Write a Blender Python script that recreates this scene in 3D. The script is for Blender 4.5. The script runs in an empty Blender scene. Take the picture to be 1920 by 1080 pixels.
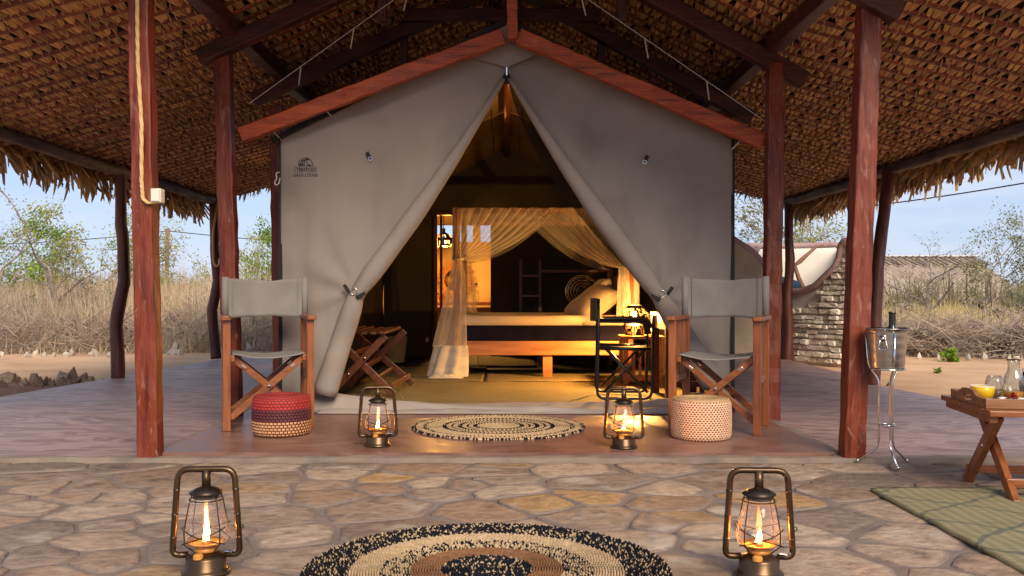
import bpy, math, random
import numpy as np
from mathutils import Vector, Matrix, Euler, noise as mnoise

# ------------------------------------------------------------------ camera, sky, sun, exposure
scene = bpy.context.scene
COL = scene.collection
R = math.radians
PI = math.pi
F = 1780.0                       # focal length in photograph pixels
cam_d = bpy.data.cameras.new('camera'); cam = bpy.data.objects.new('camera', cam_d); COL.objects.link(cam)
cam.location = (0, 0, .80); cam.rotation_euler = (R(90), 0, 0)
cam_d.sensor_width = 36; cam_d.lens = F / 1920 * 36
cam_d.shift_x = 10 / 1920; cam_d.shift_y = 10 / 1920
cam_d.clip_start = .05; cam_d.clip_end = 2000
scene.camera = cam

SUN_EL, SUN_AZ = 35.0, 163.0     # degrees; azimuth clockwise from +Y, so the sun stands behind the camera
world = bpy.data.worlds.new('World'); scene.world = world; world.use_nodes = True
wn = world.node_tree; wn.nodes.clear()
w_out = wn.nodes.new('ShaderNodeOutputWorld'); w_bg = wn.nodes.new('ShaderNodeBackground')
w_sky = wn.nodes.new('ShaderNodeTexSky'); w_sky.sky_type = 'NISHITA'; w_sky.sun_disc = False
w_sky.sun_elevation = R(SUN_EL); w_sky.sun_rotation = R(SUN_AZ)
w_sky.air_density = 1.0; w_sky.dust_density = .6; w_sky.ozone_density = 2.5
w_tc = wn.nodes.new('ShaderNodeTexCoord'); w_map = wn.nodes.new('ShaderNodeMapping')
w_map.inputs['Scale'].default_value = (1.2, 1.2, 6.5)
w_no = wn.nodes.new('ShaderNodeTexNoise'); w_no.inputs['Scale'].default_value = 4.2
w_no.inputs['Detail'].default_value = 6; w_no.inputs['Roughness'].default_value = .55
w_rp = wn.nodes.new('ShaderNodeValToRGB')
w_rp.color_ramp.elements[0].position = .40; w_rp.color_ramp.elements[0].color = (.02, .02, .02, 1)
w_rp.color_ramp.elements[1].position = .62; w_rp.color_ramp.elements[1].color = (.9, .9, .9, 1)
w_mix = wn.nodes.new('ShaderNodeMixRGB'); w_mix.inputs[2].default_value = (4.5, 4.95, 5.95, 1)
w_air = wn.nodes.new('ShaderNodeMixRGB'); w_air.inputs[0].default_value = .72; w_air.inputs[2].default_value = (2.95, 3.65, 5.5, 1)
L = wn.links.new
L(w_tc.outputs['Generated'], w_map.inputs[0]); L(w_map.outputs[0], w_no.inputs['Vector'])
L(w_no.outputs[0], w_rp.inputs[0]); L(w_rp.outputs[0], w_mix.inputs[0])
L(w_sky.outputs[0], w_air.inputs[1]); L(w_air.outputs[0], w_mix.inputs[1]); L(w_mix.outputs[0], w_bg.inputs[0])
w_bg.inputs[1].default_value = .05
L(w_bg.outputs[0], w_out.inputs[0])

sun_d = bpy.data.lights.new('sun', 'SUN'); sun = bpy.data.objects.new('sun', sun_d); COL.objects.link(sun)
sun_d.energy = 1.5; sun_d.angle = R(32); sun_d.color = (1, .82, .61)
sd = Vector((math.sin(R(SUN_AZ)) * math.cos(R(SUN_EL)), math.cos(R(SUN_AZ)) * math.cos(R(SUN_EL)), math.sin(R(SUN_EL))))
sun.rotation_euler = sd.to_track_quat('Z', 'Y').to_euler()
sun.location = sd * 60

vs = scene.view_settings
vs.view_transform = 'Standard'; vs.look = 'None'; vs.gamma = 1; vs.exposure = 1.72; vs.use_curve_mapping = False
try:
    scene.cycles.max_bounces = 8; scene.cycles.diffuse_bounces = 5; scene.cycles.transparent_max_bounces = 24
    scene.cycles.caustics_reflective = False; scene.cycles.caustics_refractive = False
    scene.cycles.sample_clamp_indirect = 6
    scene.cycles.use_denoising = True
except Exception:
    pass

# ------------------------------------------------------------------ helpers
def px(x, y, Y):                 # point at depth Y seen at photograph pixel x, y
    return Vector(((x - 950) * Y / F, Y, .8 - (y - 550) * Y / F))

def tag(o, label=None, cat=None, group=None, kind=None):
    if label: o['label'] = label
    if cat: o['category'] = cat
    if group: o['group'] = group
    if kind: o['kind'] = kind
    return o

def empty(name, loc=(0, 0, 0), rz=0.0):
    o = bpy.data.objects.new(name, None); COL.objects.link(o)
    o.location = loc; o.rotation_euler = (0, 0, rz); o.empty_display_size = .1
    return o

def thing(name, label, cat, loc=(0, 0, 0), rz=0.0, group=None):
    return tag(empty(name, loc, rz), label, cat, group)

def copy_tree(o, parent=None):
    c = o.copy(); COL.objects.link(c)
    if parent is not None: c.parent = parent
    for ch in list(o.children): copy_tree(ch, c)
    return c

class MB:
    def __init__(s): s.v = []; s.f = []; s.c = []; s.cur = None
    def add(s, vs_, fs_):
        b = len(s.v); s.v.extend([tuple(p) for p in vs_])
        for f in fs_:
            s.f.append(tuple(i + b for i in f)); s.c.append(s.cur)
        return s
    def box(s, c, d, rot=None):
        x, y, z = d[0] / 2, d[1] / 2, d[2] / 2
        P = [Vector(p) for p in ((-x,-y,-z),(x,-y,-z),(x,y,-z),(-x,y,-z),(-x,-y,z),(x,-y,z),(x,y,z),(-x,y,z))]
        if rot is not None:
            m = Euler(rot).to_matrix() if not isinstance(rot, Matrix) else rot
            P = [m @ p for p in P]
        c = Vector(c)
        return s.add([p + c for p in P], [(0,3,2,1),(4,5,6,7),(0,1,5,4),(1,2,6,5),(2,3,7,6),(3,0,4,7)])
    def bar(s, a, b, w, h, up=(0, 0, 1), seg=1, jit=0.0, rng=None):
        a, b = Vector(a), Vector(b); d = (b - a).normalized(); up = Vector(up)
        if abs(d.dot(up)) > .98: up = Vector((0, 1, 0))
        x = d.cross(up).normalized(); y = x.cross(d).normalized()
        vs_, fs_ = [], []
        for i in range(seg + 1):
            p = a.lerp(b, i / seg)
            for sx, sy in ((-1,-1),(1,-1),(1,1),(-1,1)):
                q = p + x * sx * w / 2 + y * sy * h / 2
                if jit: q = q + x * rng.uniform(-jit, jit) + y * rng.uniform(-jit, jit)
                vs_.append(q)
        for i in range(seg):
            for k in range(4):
                j = (k + 1) % 4
                fs_.append((i*4+k, i*4+j, i*4+4+j, i*4+4+k))
        fs_.append((3,2,1,0)); e = seg * 4; fs_.append((e, e+1, e+2, e+3))
        return s.add(vs_, fs_)
    def tube(s, pts, r, n=8, cap=True, closed=False):
        pts = [Vector(p) for p in pts]; m = len(pts)
        rs = [r] * m if not isinstance(r, (list, tuple)) else r
        nrm = None; vs_, fs_ = [], []
        for i, p in enumerate(pts):
            if closed: t = pts[(i + 1) % m] - pts[i - 1]
            elif i == 0: t = pts[1] - pts[0]
            elif i == m - 1: t = pts[-1] - pts[-2]
            else: t = pts[i + 1] - pts[i - 1]
            t = t.normalized() if t.length > 1e-9 else Vector((0, 0, 1))
            if nrm is None:
                ref = Vector((0, 0, 1)) if abs(t.z) < .9 else Vector((1, 0, 0))
                nrm = t.cross(ref).normalized()
            else:
                nrm = nrm - t * nrm.dot(t)
                nrm = nrm.normalized() if nrm.length > 1e-9 else t.orthogonal().normalized()
            bn = t.cross(nrm)
            for k in range(n):
                a = 2 * PI * k / n
                vs_.append(p + (nrm * math.cos(a) + bn * math.sin(a)) * rs[i])
        for i in range(m if closed else m - 1):
            j = (i + 1) % m
            for k in range(n):
                l = (k + 1) % n
                fs_.append((i*n+k, i*n+l, j*n+l, j*n+k))
        if cap and not closed:
            fs_.append(tuple(range(n - 1, -1, -1))); fs_.append(tuple((m-1)*n + k for k in range(n)))
        return s.add(vs_, fs_)
    def lathe(s, prof, n=24, c=(0, 0, 0), skip=None):
        vs_, fs_ = [], []; c = Vector(c)
        for r_, z in prof:
            for k in range(n):
                a = 2 * PI * k / n
                vs_.append(c + Vector((r_ * math.cos(a), r_ * math.sin(a), z)))
        for i in range(len(prof) - 1):
            for k in range(n):
                if skip and skip(i, k): continue
                l = (k + 1) % n
                fs_.append((i*n+k, i*n+l, (i+1)*n+l, (i+1)*n+k))
        return s.add(vs_, fs_)
    def grid(s, fn, nu, nv, wrap=False):
        vs_ = [fn(i / nu, j / nv) for j in range(nv + 1) for i in range(nu + (0 if wrap else 1))]
        w = nu if wrap else nu + 1
        fs_ = []
        for j in range(nv):
            for i in range(nu):
                k = (i + 1) % w if wrap else i + 1
                fs_.append((j*w+i, j*w+k, (j+1)*w+k, (j+1)*w+i))
        return s.add(vs_, fs_)
    def prism(s, pts, z0, z1):
        n = len(pts)
        return s.add([(p[0], p[1], z0) for p in pts] + [(p[0], p[1], z1) for p in pts],
                     [tuple(range(n-1, -1, -1)), tuple(range(n, 2*n))] + [(i, (i+1) % n, n+(i+1) % n, n+i) for i in range(n)])
    def xform(s, m):
        s.v = [tuple(m @ Vector(p)) for p in s.v]; return s
    def build(s, name, mat, parent=None, smooth=False, bevel=0, loc=None, world=False, auto=None, solid=0, subsurf=0):
        me = bpy.data.meshes.new(name)
        v = s.v
        if world:
            base = Vector((0, 0, 0)); q = parent
            if loc is not None: base += Vector(loc)
            while q is not None: base += q.location; q = q.parent
            v = [(p[0]-base.x, p[1]-base.y, p[2]-base.z) for p in v]
        me.from_pydata(v, [], s.f)
        if any(c is not None for c in s.c):
            at = me.color_attributes.new('Col', 'FLOAT_COLOR', 'CORNER')
            arr = []
            for f, c in zip(s.f, s.c):
                c = c or (1, 1, 1); arr.extend((c[0], c[1], c[2], 1.0) * len(f))
            at.data.foreach_set('color', arr)
        if smooth: me.shade_smooth()
        if mat is not None: me.materials.append(mat)
        o = bpy.data.objects.new(name, me); COL.objects.link(o)
        if parent is not None: o.parent = parent
        if loc is not None: o.location = loc
        if solid:
            md = o.modifiers.new('solid', 'SOLIDIFY'); md.thickness = solid; md.offset = 0
        if bevel:
            md = o.modifiers.new('bevel', 'BEVEL'); md.width = bevel; md.segments = 2; md.limit_method = 'ANGLE'
        if subsurf:
            md = o.modifiers.new('sub', 'SUBSURF'); md.levels = subsurf; md.render_levels = subsurf
        return o

def rrect(w, h, r, n=5):         # rounded rectangle outline
    out = []
    for cx, cy, a0 in ((w/2-r, h/2-r, 0), (-w/2+r, h/2-r, 90), (-w/2+r, -h/2+r, 180), (w/2-r, -h/2+r, 270)):
        for i in range(n + 1):
            a = R(a0 + 90 * i / n); out.append((cx + r*math.cos(a), cy + r*math.sin(a)))
    return out

def fillet(pts, r, n=5):         # rounded polyline through corner points
    pts = [Vector(p) for p in pts]; out = [pts[0]]
    for a, b, c in zip(pts, pts[1:], pts[2:]):
        d1 = (a - b); d2 = (c - b); rr = min(r, d1.length * .49, d2.length * .49)
        p, q = b + d1.normalized() * rr, b + d2.normalized() * rr
        for i in range(n + 1):
            t = i / n; out.append(p * (1-t)**2 + b * 2*t*(1-t) + q * t*t)
    out.append(pts[-1]); return out

def fbm(x, y, z=0.0): return mnoise.noise((x, y, z)) + .5 * mnoise.noise((2*x+7, 2*y, 2*z)) + .25 * mnoise.noise((4*x, 4*y+3, 4*z))

# ------------------------------------------------------------------ materials
MATS = {}
def mat(name, cols, rough=.6, scale=6., stretch=(1, 1, 1), detail=5, bump=0., bscale=None, bdist=.01, metal=0., spec=.4,
        rnd=0., island=False, coat=0., vcol=False, distort=0., trans=0., bstretch=None, hue=0., rrough=0.):
    m = bpy.data.materials.new(name); m.use_nodes = True; nt = m.node_tree; l = nt.links.new
    b = nt.nodes['Principled BSDF']
    b.inputs['Roughness'].default_value = rough; b.inputs['Metallic'].default_value = metal
    b.inputs['Specular IOR Level'].default_value = spec; b.inputs['Coat Weight'].default_value = coat
    b.inputs['Coat Roughness'].default_value = .15
    tc = nt.nodes.new('ShaderNodeTexCoord'); oi = nt.nodes.new('ShaderNodeObjectInfo')
    off = nt.nodes.new('ShaderNodeVectorMath'); off.operation = 'MULTIPLY_ADD'
    comb = nt.nodes.new('ShaderNodeCombineXYZ')
    for i in range(3): l(oi.outputs['Random'], comb.inputs[i])
    off.inputs[1].default_value = (17., 31., 23.)
    l(comb.outputs[0], off.inputs[0]); l(tc.outputs['Object'], off.inputs[2])
    mp = nt.nodes.new('ShaderNodeVectorMath'); mp.operation = 'MULTIPLY'; mp.inputs[1].default_value = stretch
    l(off.outputs[0], mp.inputs[0])
    no = nt.nodes.new('ShaderNodeTexNoise'); no.inputs['Scale'].default_value = scale; no.inputs['Detail'].default_value = detail
    no.inputs['Distortion'].default_value = distort
    l(mp.outputs[0], no.inputs['Vector'])
    rp = nt.nodes.new('ShaderNodeValToRGB'); cr = rp.color_ramp
    n = len(cols)
    while len(cr.elements) < n: cr.elements.new(.5)
    for i, c in enumerate(cols):
        cr.elements[i].position = .28 + .44 * i / max(1, n - 1); cr.elements[i].color = (*c, 1)
    l(no.outputs[0], rp.inputs[0]); out = rp.outputs[0]
    if vcol:
        at = nt.nodes.new('ShaderNodeVertexColor'); at.layer_name = 'Col'
        mx = nt.nodes.new('ShaderNodeMixRGB'); mx.blend_type = 'MULTIPLY'; mx.inputs[0].default_value = 1
        l(at.outputs[0], mx.inputs[1]); l(out, mx.inputs[2]); out = mx.outputs[0]
    if rnd:
        if island:
            g = nt.nodes.new('ShaderNodeNewGeometry'); src = g.outputs['Random Per Island']
        else: src = oi.outputs['Random']
        mr = nt.nodes.new('ShaderNodeMapRange'); mr.inputs[3].default_value = 1 - rnd; mr.inputs[4].default_value = 1 + rnd
        l(src, mr.inputs[0])
        hs = nt.nodes.new('ShaderNodeHueSaturation'); l(out, hs.inputs['Color']); l(mr.outputs[0], hs.inputs['Value'])
        if hue:
            wn_ = nt.nodes.new('ShaderNodeTexWhiteNoise'); wn_.noise_dimensions = '1D'; l(src, wn_.inputs['W'])
            mh = nt.nodes.new('ShaderNodeMapRange'); mh.inputs[3].default_value = .5 - hue; mh.inputs[4].default_value = .5 + hue
            l(wn_.outputs[0], mh.inputs[0]); l(mh.outputs[0], hs.inputs['Hue'])
        out = hs.outputs[0]
    l(out, b.inputs['Base Color'])
    if rrough:
        mr2 = nt.nodes.new('ShaderNodeMapRange'); mr2.inputs[3].default_value = rough - rrough; mr2.inputs[4].default_value = rough + rrough
        l(no.outputs[0], mr2.inputs[0]); l(mr2.outputs[0], b.inputs['Roughness'])
    if bump:
        n2 = nt.nodes.new('ShaderNodeTexNoise'); n2.inputs['Scale'].default_value = bscale or scale * 4; n2.inputs['Detail'].default_value = 6
        m2 = nt.nodes.new('ShaderNodeVectorMath'); m2.operation = 'MULTIPLY'; m2.inputs[1].default_value = bstretch or stretch
        l(off.outputs[0], m2.inputs[0]); l(m2.outputs[0], n2.inputs['Vector'])
        bp = nt.nodes.new('ShaderNodeBump'); bp.inputs['Strength'].default_value = bump; bp.inputs['Distance'].default_value = bdist
        l(n2.outputs[0], bp.inputs['Height']); l(bp.outputs[0], b.inputs['Normal'])
        if coat: pass
    if trans:
        tr = nt.nodes.new('ShaderNodeBsdfTranslucent'); l(out, tr.inputs[0])
        ms = nt.nodes.new('ShaderNodeMixShader'); ms.inputs[0].default_value = trans
        l(b.outputs[0], ms.inputs[1]); l(tr.outputs[0], ms.inputs[2]); l(ms.outputs[0], nt.nodes['Material Output'].inputs[0])
    MATS[name] = m
    return m

def nodes_of(m):
    nt = m.node_tree
    return nt, nt.nodes['Principled BSDF']

def glassy(name, tint=(1, 1, 1), gloss=.12, rough=.02, haze=0.):
    m = bpy.data.materials.new(name); m.use_nodes = True; nt = m.node_tree; nt.nodes.clear(); l = nt.links.new
    o = nt.nodes.new('ShaderNodeOutputMaterial'); t = nt.nodes.new('ShaderNodeBsdfTransparent'); t.inputs[0].default_value = (*tint, 1)
    g = nt.nodes.new('ShaderNodeBsdfGlossy'); g.inputs['Roughness'].default_value = rough
    lw = nt.nodes.new('ShaderNodeLayerWeight'); lw.inputs[0].default_value = .25
    mr = nt.nodes.new('ShaderNodeMapRange'); mr.inputs[3].default_value = gloss * .4; mr.inputs[4].default_value = min(1, gloss * 5)
    l(lw.outputs['Facing'], mr.inputs[0])
    mx = nt.nodes.new('ShaderNodeMixShader'); l(mr.outputs[0], mx.inputs[0]); l(t.outputs[0], mx.inputs[1]); l(g.outputs[0], mx.inputs[2])
    if haze:                     # smoky film on the glass that catches the flame's light
        tl = nt.nodes.new('ShaderNodeBsdfTranslucent'); tl.inputs[0].default_value = (.9, .86, .8, 1); df = nt.nodes.new('ShaderNodeBsdfDiffuse'); df.inputs[0].default_value = (.9, .86, .8, 1)
        m5 = nt.nodes.new('ShaderNodeMixShader'); m5.inputs[0].default_value = .5; l(tl.outputs[0], m5.inputs[1]); l(df.outputs[0], m5.inputs[2])
        m6 = nt.nodes.new('ShaderNodeMixShader'); m6.inputs[0].default_value = haze; l(mx.outputs[0], m6.inputs[1]); l(m5.outputs[0], m6.inputs[2])
        l(m6.outputs[0], o.inputs[0]); return m
    l(mx.outputs[0], o.inputs[0]); return m

def emis(name, col, s):
    m = bpy.data.materials.new(name); m.use_nodes = True; nt = m.node_tree; nt.nodes.clear()
    o = nt.nodes.new('ShaderNodeOutputMaterial'); e = nt.nodes.new('ShaderNodeEmission')
    e.inputs[0].default_value = (*col, 1); e.inputs[1].default_value = s
    nt.links.new(e.outputs[0], o.inputs[0]); return m

def sheer(name, col, opacity):
    m = bpy.data.materials.new(name); m.use_nodes = True; nt = m.node_tree; nt.nodes.clear(); l = nt.links.new
    o = nt.nodes.new('ShaderNodeOutputMaterial'); t = nt.nodes.new('ShaderNodeBsdfTransparent')
    d = nt.nodes.new('ShaderNodeBsdfDiffuse'); d.inputs[0].default_value = (*col, 1)
    tl = nt.nodes.new('ShaderNodeBsdfTranslucent'); tl.inputs[0].default_value = (*col, 1)
    m1 = nt.nodes.new('ShaderNodeMixShader'); m1.inputs[0].default_value = .5; l(d.outputs[0], m1.inputs[1]); l(tl.outputs[0], m1.inputs[2])
    m2 = nt.nodes.new('ShaderNodeMixShader')
    lw = nt.nodes.new('ShaderNodeLayerWeight'); lw.inputs[0].default_value = .4
    mr = nt.nodes.new('ShaderNodeMapRange'); mr.inputs[3].default_value = opacity; mr.inputs[4].default_value = min(1, opacity * 2.2)
    l(lw.outputs['Facing'], mr.inputs[0]); l(mr.outputs[0], m2.inputs[0])
    l(t.outputs[0], m2.inputs[1]); l(m1.outputs[0], m2.inputs[2]); l(m2.outputs[0], o.inputs[0]); return m

PAINT = mat('red_painted_timber', [(.05, .007, .003), (.125, .018, .007), (.18, .033, .012), (.10, .014, .006)], rough=.45, scale=5, stretch=(7, 7, .6), bump=.8, bscale=9, bdist=.012, spec=.4, rrough=.15, bstretch=(3, 3, .6))
def chips(m, col, lo, hi, scale, stretch):      # worn, chipped paint
    nt, b = nodes_of(m); l = nt.links.new
    off = [n for n in nt.nodes if n.type == 'VECT_MATH' and n.operation == 'MULTIPLY_ADD'][0]
    mp = nt.nodes.new('ShaderNodeVectorMath'); mp.operation = 'MULTIPLY'; mp.inputs[1].default_value = stretch; l(off.outputs[0], mp.inputs[0])
    n = nt.nodes.new('ShaderNodeTexNoise'); n.inputs['Scale'].default_value = scale; n.inputs['Detail'].default_value = 9; n.inputs['Distortion'].default_value = 1.2; l(mp.outputs[0], n.inputs['Vector'])
    r = nt.nodes.new('ShaderNodeMapRange'); r.inputs[1].default_value = lo; r.inputs[2].default_value = hi; r.inputs[4].default_value = .45; l(n.outputs[0], r.inputs[0])
    x = nt.nodes.new('ShaderNodeMixRGB'); x.inputs[2].default_value = (*col, 1); l(r.outputs[0], x.inputs[0]); l(b.inputs['Base Color'].links[0].from_socket, x.inputs[1]); l(x.outputs[0], b.inputs['Base Color'])
PAINTX = mat('red_painted_beam', [(.15, .019, .005), (.36, .056, .012), (.46, .092, .022)], rough=.42, scale=5, stretch=(.6, 6, 6), bump=.6, bscale=16, bdist=.012, spec=.5, rrough=.12)
chips(PAINT, (.34, .17, .13), .60, .68, 9, (3, 3, .8)); chips(PAINTX, (.5, .2, .1), .62, .7, 9, (.8, 3, 3))
DARKT = mat('dark_stained_timber', [(.022, .007, .005), (.06, .014, .01), (.09, .022, .014)], rough=.5, scale=5, stretch=(.8, 2.5, 2.5), bump=.5, bscale=14, bdist=.01)
POLE = mat('dark_round_pole', [(.045, .014, .011), (.105, .03, .022), (.15, .05, .038)], rough=.5, scale=6, stretch=(3, 3, .5), bump=.5, bscale=12, bdist=.012)
EPOLE = mat('grey_bark_pole', [(.05, .03, .026), (.13, .085, .07), (.22, .16, .135)], rough=.7, scale=6, stretch=(3, .5, 3), bump=.6, bscale=12)
WOOD = mat('varnished_hardwood', [(.13, .036, .012), (.23, .072, .022), (.30, .10, .034)], rough=.33, scale=7, stretch=(6, 6, .6), bump=.12, bscale=30, spec=.5)
WOODX = mat('varnished_hardwood_across', [(.13, .036, .012), (.22, .07, .022), (.28, .095, .032)], rough=.33, scale=7, stretch=(.6, 6, 6), bump=.12, bscale=30, spec=.5)
WOODD = mat('dark_varnished_wood', [(.06, .018, .008), (.12, .035, .014), (.16, .05, .02)], rough=.35, scale=7, stretch=(6, .8, 1.2), bump=.12, bscale=30)
BEDW = mat('orange_bed_wood', [(.26, .10, .035), (.38, .16, .06), (.44, .2, .085)], rough=.4, scale=5, stretch=(.5, 5, 5), bump=.1, bscale=30)
TRAYW = mat('brown_tray_wood', [(.14, .06, .025), (.24, .11, .05), (.3, .15, .07)], rough=.5, scale=9, stretch=(.6, 5, 5), bump=.15, bscale=30)
CANVAS = mat('grey_tent_canvas', [(.2, .173, .155), (.265, .232, .212), (.285, .25, .23), (.25, .218, .198), (.3, .262, .24)], rough=.88, scale=1.6, bump=.5, bscale=9, bdist=.006, spec=.15, detail=12)
CANVASC = mat('grey_chair_canvas', [(.19, .178, .17), (.235, .222, .212)], rough=.8, scale=8, bump=.3, bscale=160, bdist=.001, spec=.2)
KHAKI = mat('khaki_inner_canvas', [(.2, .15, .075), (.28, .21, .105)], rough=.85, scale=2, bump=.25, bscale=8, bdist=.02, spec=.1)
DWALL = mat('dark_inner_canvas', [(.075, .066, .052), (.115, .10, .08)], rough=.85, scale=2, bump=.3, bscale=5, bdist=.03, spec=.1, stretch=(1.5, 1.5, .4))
BLACK = mat('black_webbing', [(.008, .008, .008), (.016, .015, .015)], rough=.7, scale=30)
SCREEN = sheer('black_insect_mesh', (.012, .012, .014), .8)
STEEL = mat('brushed_steel', [(.42, .40, .38), (.56, .54, .51)], rough=.24, scale=3, stretch=(.3, .3, 40), metal=1)
CHROME = mat('chrome_rod', [(.6, .58, .56), (.66, .64, .62)], rough=.12, scale=3, metal=1)
BRONZE = mat('bronze_lantern_metal', [(.045, .029, .018), (.085, .053, .03), (.13, .08, .045)], rough=.33, scale=9, metal=.85, bump=.05, bscale=40)
BRONZED = mat('dark_bronze_metal', [(.03, .022, .017), (.06, .042, .03)], rough=.4, scale=9, metal=.8)
GLASS = glassy('clear_globe_glass', (1, .975, .95), .09, haze=.042)
GLASSC = glassy('clear_table_glass', (.93, .95, .94), .13)
WICK = mat('charred_wick', [(.05, .03, .02), (.1, .06, .03)], rough=.8)
OPAL = mat('cream_plaster', [(.36, .29, .22), (.44, .355, .27), (.5, .41, .32)], rough=.9, scale=3, bump=.4, bscale=12, bdist=.01, spec=.1)
WHITEP = mat('white_plaster', [(.66, .62, .57), (.76, .72, .67)], rough=.9, scale=3, bump=.3, bscale=10, bdist=.01, spec=.1)
TRIM = mat('lilac_brown_trim', [(.26, .17, .165), (.37, .25, .24), (.44, .31, .295)], rough=.7, scale=6, bump=.4, bscale=14)
ROPE = mat('yellow_sisal_rope', [(.52, .34, .14), (.66, .46, .22)], rough=.85, scale=40, bump=.6, bscale=120, bdist=.004)
WIRE = mat('pale_guy_wire', [(.45, .43, .42), (.55, .53, .5)], rough=.5, scale=20)
WHITEB = mat('off_white_plastic', [(.6, .56, .48), (.68, .64, .56)], rough=.5, scale=6)
WBACK = mat('shade_dark_thatch', [(.06, .036, .018), (.10, .062, .032)], rough=.95, scale=8, bump=.5)  # dark base colour stands in for shade in the gaps between leaves
LEAF = mat('dry_palm_leaf', [(.36, .195, .08), (.52, .3, .13), (.64, .4, .19)], rough=.7, scale=14, stretch=(6, .6, 2), rnd=.38, hue=.014, bump=.25, bscale=30, spec=.25)
LEAFI = mat('dry_palm_leaf_mass', [(.36, .195, .08), (.52, .3, .13), (.64, .4, .19)], rough=.7, scale=14, stretch=(6, .6, 2), rnd=.38, island=True, hue=.014, bump=.25, bscale=30, spec=.25)
RIB = mat('split_palm_rib', [(.10, .024, .009), (.19, .05, .019), (.27, .085, .034)], rough=.55, scale=6, stretch=(.6, 8, 8), rnd=.3, bump=.3, bscale=20)
STITCH = mat('palm_fibre_lashing', [(.5, .34, .19), (.66, .48, .29)], rough=.75, scale=30, rnd=.4, island=True)
FRINGE = mat('fringe_palm_leaf', [(.27, .16, .07), (.42, .265, .125), (.52, .35, .18)], rough=.75, scale=10, stretch=(8, 8, .6), rnd=.42, trans=.25, hue=.015)
FRINGEI = mat('fringe_palm_leaf_mass', [(.27, .16, .07), (.42, .265, .125), (.52, .35, .18)], rough=.75, scale=10, stretch=(8, 8, .6), rnd=.42, island=True, trans=.25, hue=.015)

# ------------------------------------------------------------------ ground, slabs, paving
rng = random.Random(7)
def ground_mat():
    m = mat('sandy_ground', [(.40, .25, .145), (.52, .335, .2), (.6, .4, .25)], rough=.95, scale=1.3, bump=.5, bscale=9, bdist=.02, spec=.1, detail=9)
    nt, b = nodes_of(m); l = nt.links.new
    # dry grey-brown soil with litter further from the sand path, red soil bed on the left
    tc = nt.nodes.new('ShaderNodeTexCoord'); sp = nt.nodes.new('ShaderNodeSeparateXYZ'); l(tc.outputs['Object'], sp.inputs[0])
    no = nt.nodes.new('ShaderNodeTexNoise'); no.inputs['Scale'].default_value = .9; no.inputs['Detail'].default_value = 6
    l(tc.outputs['Object'], no.inputs['Vector'])
    ad = nt.nodes.new('ShaderNodeMath'); ad.operation = 'MULTIPLY_ADD'; ad.inputs[1].default_value = 1.6; l(no.outputs[0], ad.inputs[0]); l(sp.outputs['Y'], ad.inputs[2])
    mr = nt.nodes.new('ShaderNodeMapRange'); mr.inputs[1].default_value = 13.6; mr.inputs[2].default_value = 14.6; l(ad.outputs[0], mr.inputs[0])
    src = b.inputs['Base Color'].links[0].from_socket
    mx = nt.nodes.new('ShaderNodeMixRGB'); mx.inputs[2].default_value = (.2, .14, .09, 1); l(mr.outputs[0], mx.inputs[0]); l(src, mx.inputs[1])
    l(mx.outputs[0], b.inputs['Base Color'])
    return m
SAND = ground_mat()
def ground_fn(u, v):
    s = 1 if u > .5 else -1
    X = s * (abs(u - .5) * 2) ** 3 * 420; Y = -30 + 46 * v if v < .75 else 4.5 + 480 * ((v - .75) / .25) ** 2.2
    z = -.035
    if Y > 5: z += .02 * fbm(X * .8, Y * .8)
    if Y > 14: z += min(1, (Y - 14) / 30) * (.25 * fbm(X * .03, Y * .03) + .1)
    return (X, Y, z)
tag(MB().grid(ground_fn, 150, 150).build('ground', SAND, smooth=True), 'pale orange sand and dry soil around the tent', kind='structure')

def floor_mat(name, cols, rough, streak):
    m = mat(name, cols, rough=rough, scale=2.4, stretch=streak, bump=.3, bscale=5, bdist=.008, spec=.5, detail=10, distort=2.2, rrough=.14)
    return m
SIDEF = floor_mat('lilac_polished_cement', [(.14, .078, .072), (.23, .14, .13), (.36, .25, .235), (.2, .12, .11), (.3, .2, .185)], .5, (.7, 1.7, 1))
MIDF = floor_mat('oxide_red_cement', [(.125, .06, .047), (.19, .098, .078), (.25, .14, .115)], .34, (.9, 1.6, 1))
CEM = mat('beige_cement_edge', [(.15, .118, .095), (.225, .18, .145), (.28, .228, .185)], rough=.8, scale=6, bump=.5, bscale=20)
le = [(-1.745, 4.5), (-1.745, 12.2), (-3.35, 12.2), (-3.40, 11.4), (-3.52, 10), (-3.66, 8.8), (-3.78, 7.6), (-3.9, 6.4), (-4.0, 5.4), (-4.02, 4.5)]
tag(MB().prism(le[::-1], -.12, .02).build('veranda_floor_left', SIDEF, bevel=.006), 'lilac polished cement veranda floor on the left', kind='structure')
re_ = [(1.645, 4.5), (3.75, 4.5), (3.6, 5.6), (3.38, 6.6), (3.24, 7.2), (3.16, 8.0), (3.22, 8.8), (3.3, 9.4), (3.33, 11.35), (2.6, 11.4), (1.645, 11.4)]
tag(MB().prism(re_, -.12, .02).build('veranda_floor_right', SIDEF, bevel=.006), 'lilac polished cement veranda floor on the right', kind='structure')
tag(MB().box((-.05, 8.8, -.04), (3.26, 8.48, .15)).build('terrace_floor', MIDF), 'oxide red cement floor in front of the tent', kind='structure')
kerb = MB()
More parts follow.
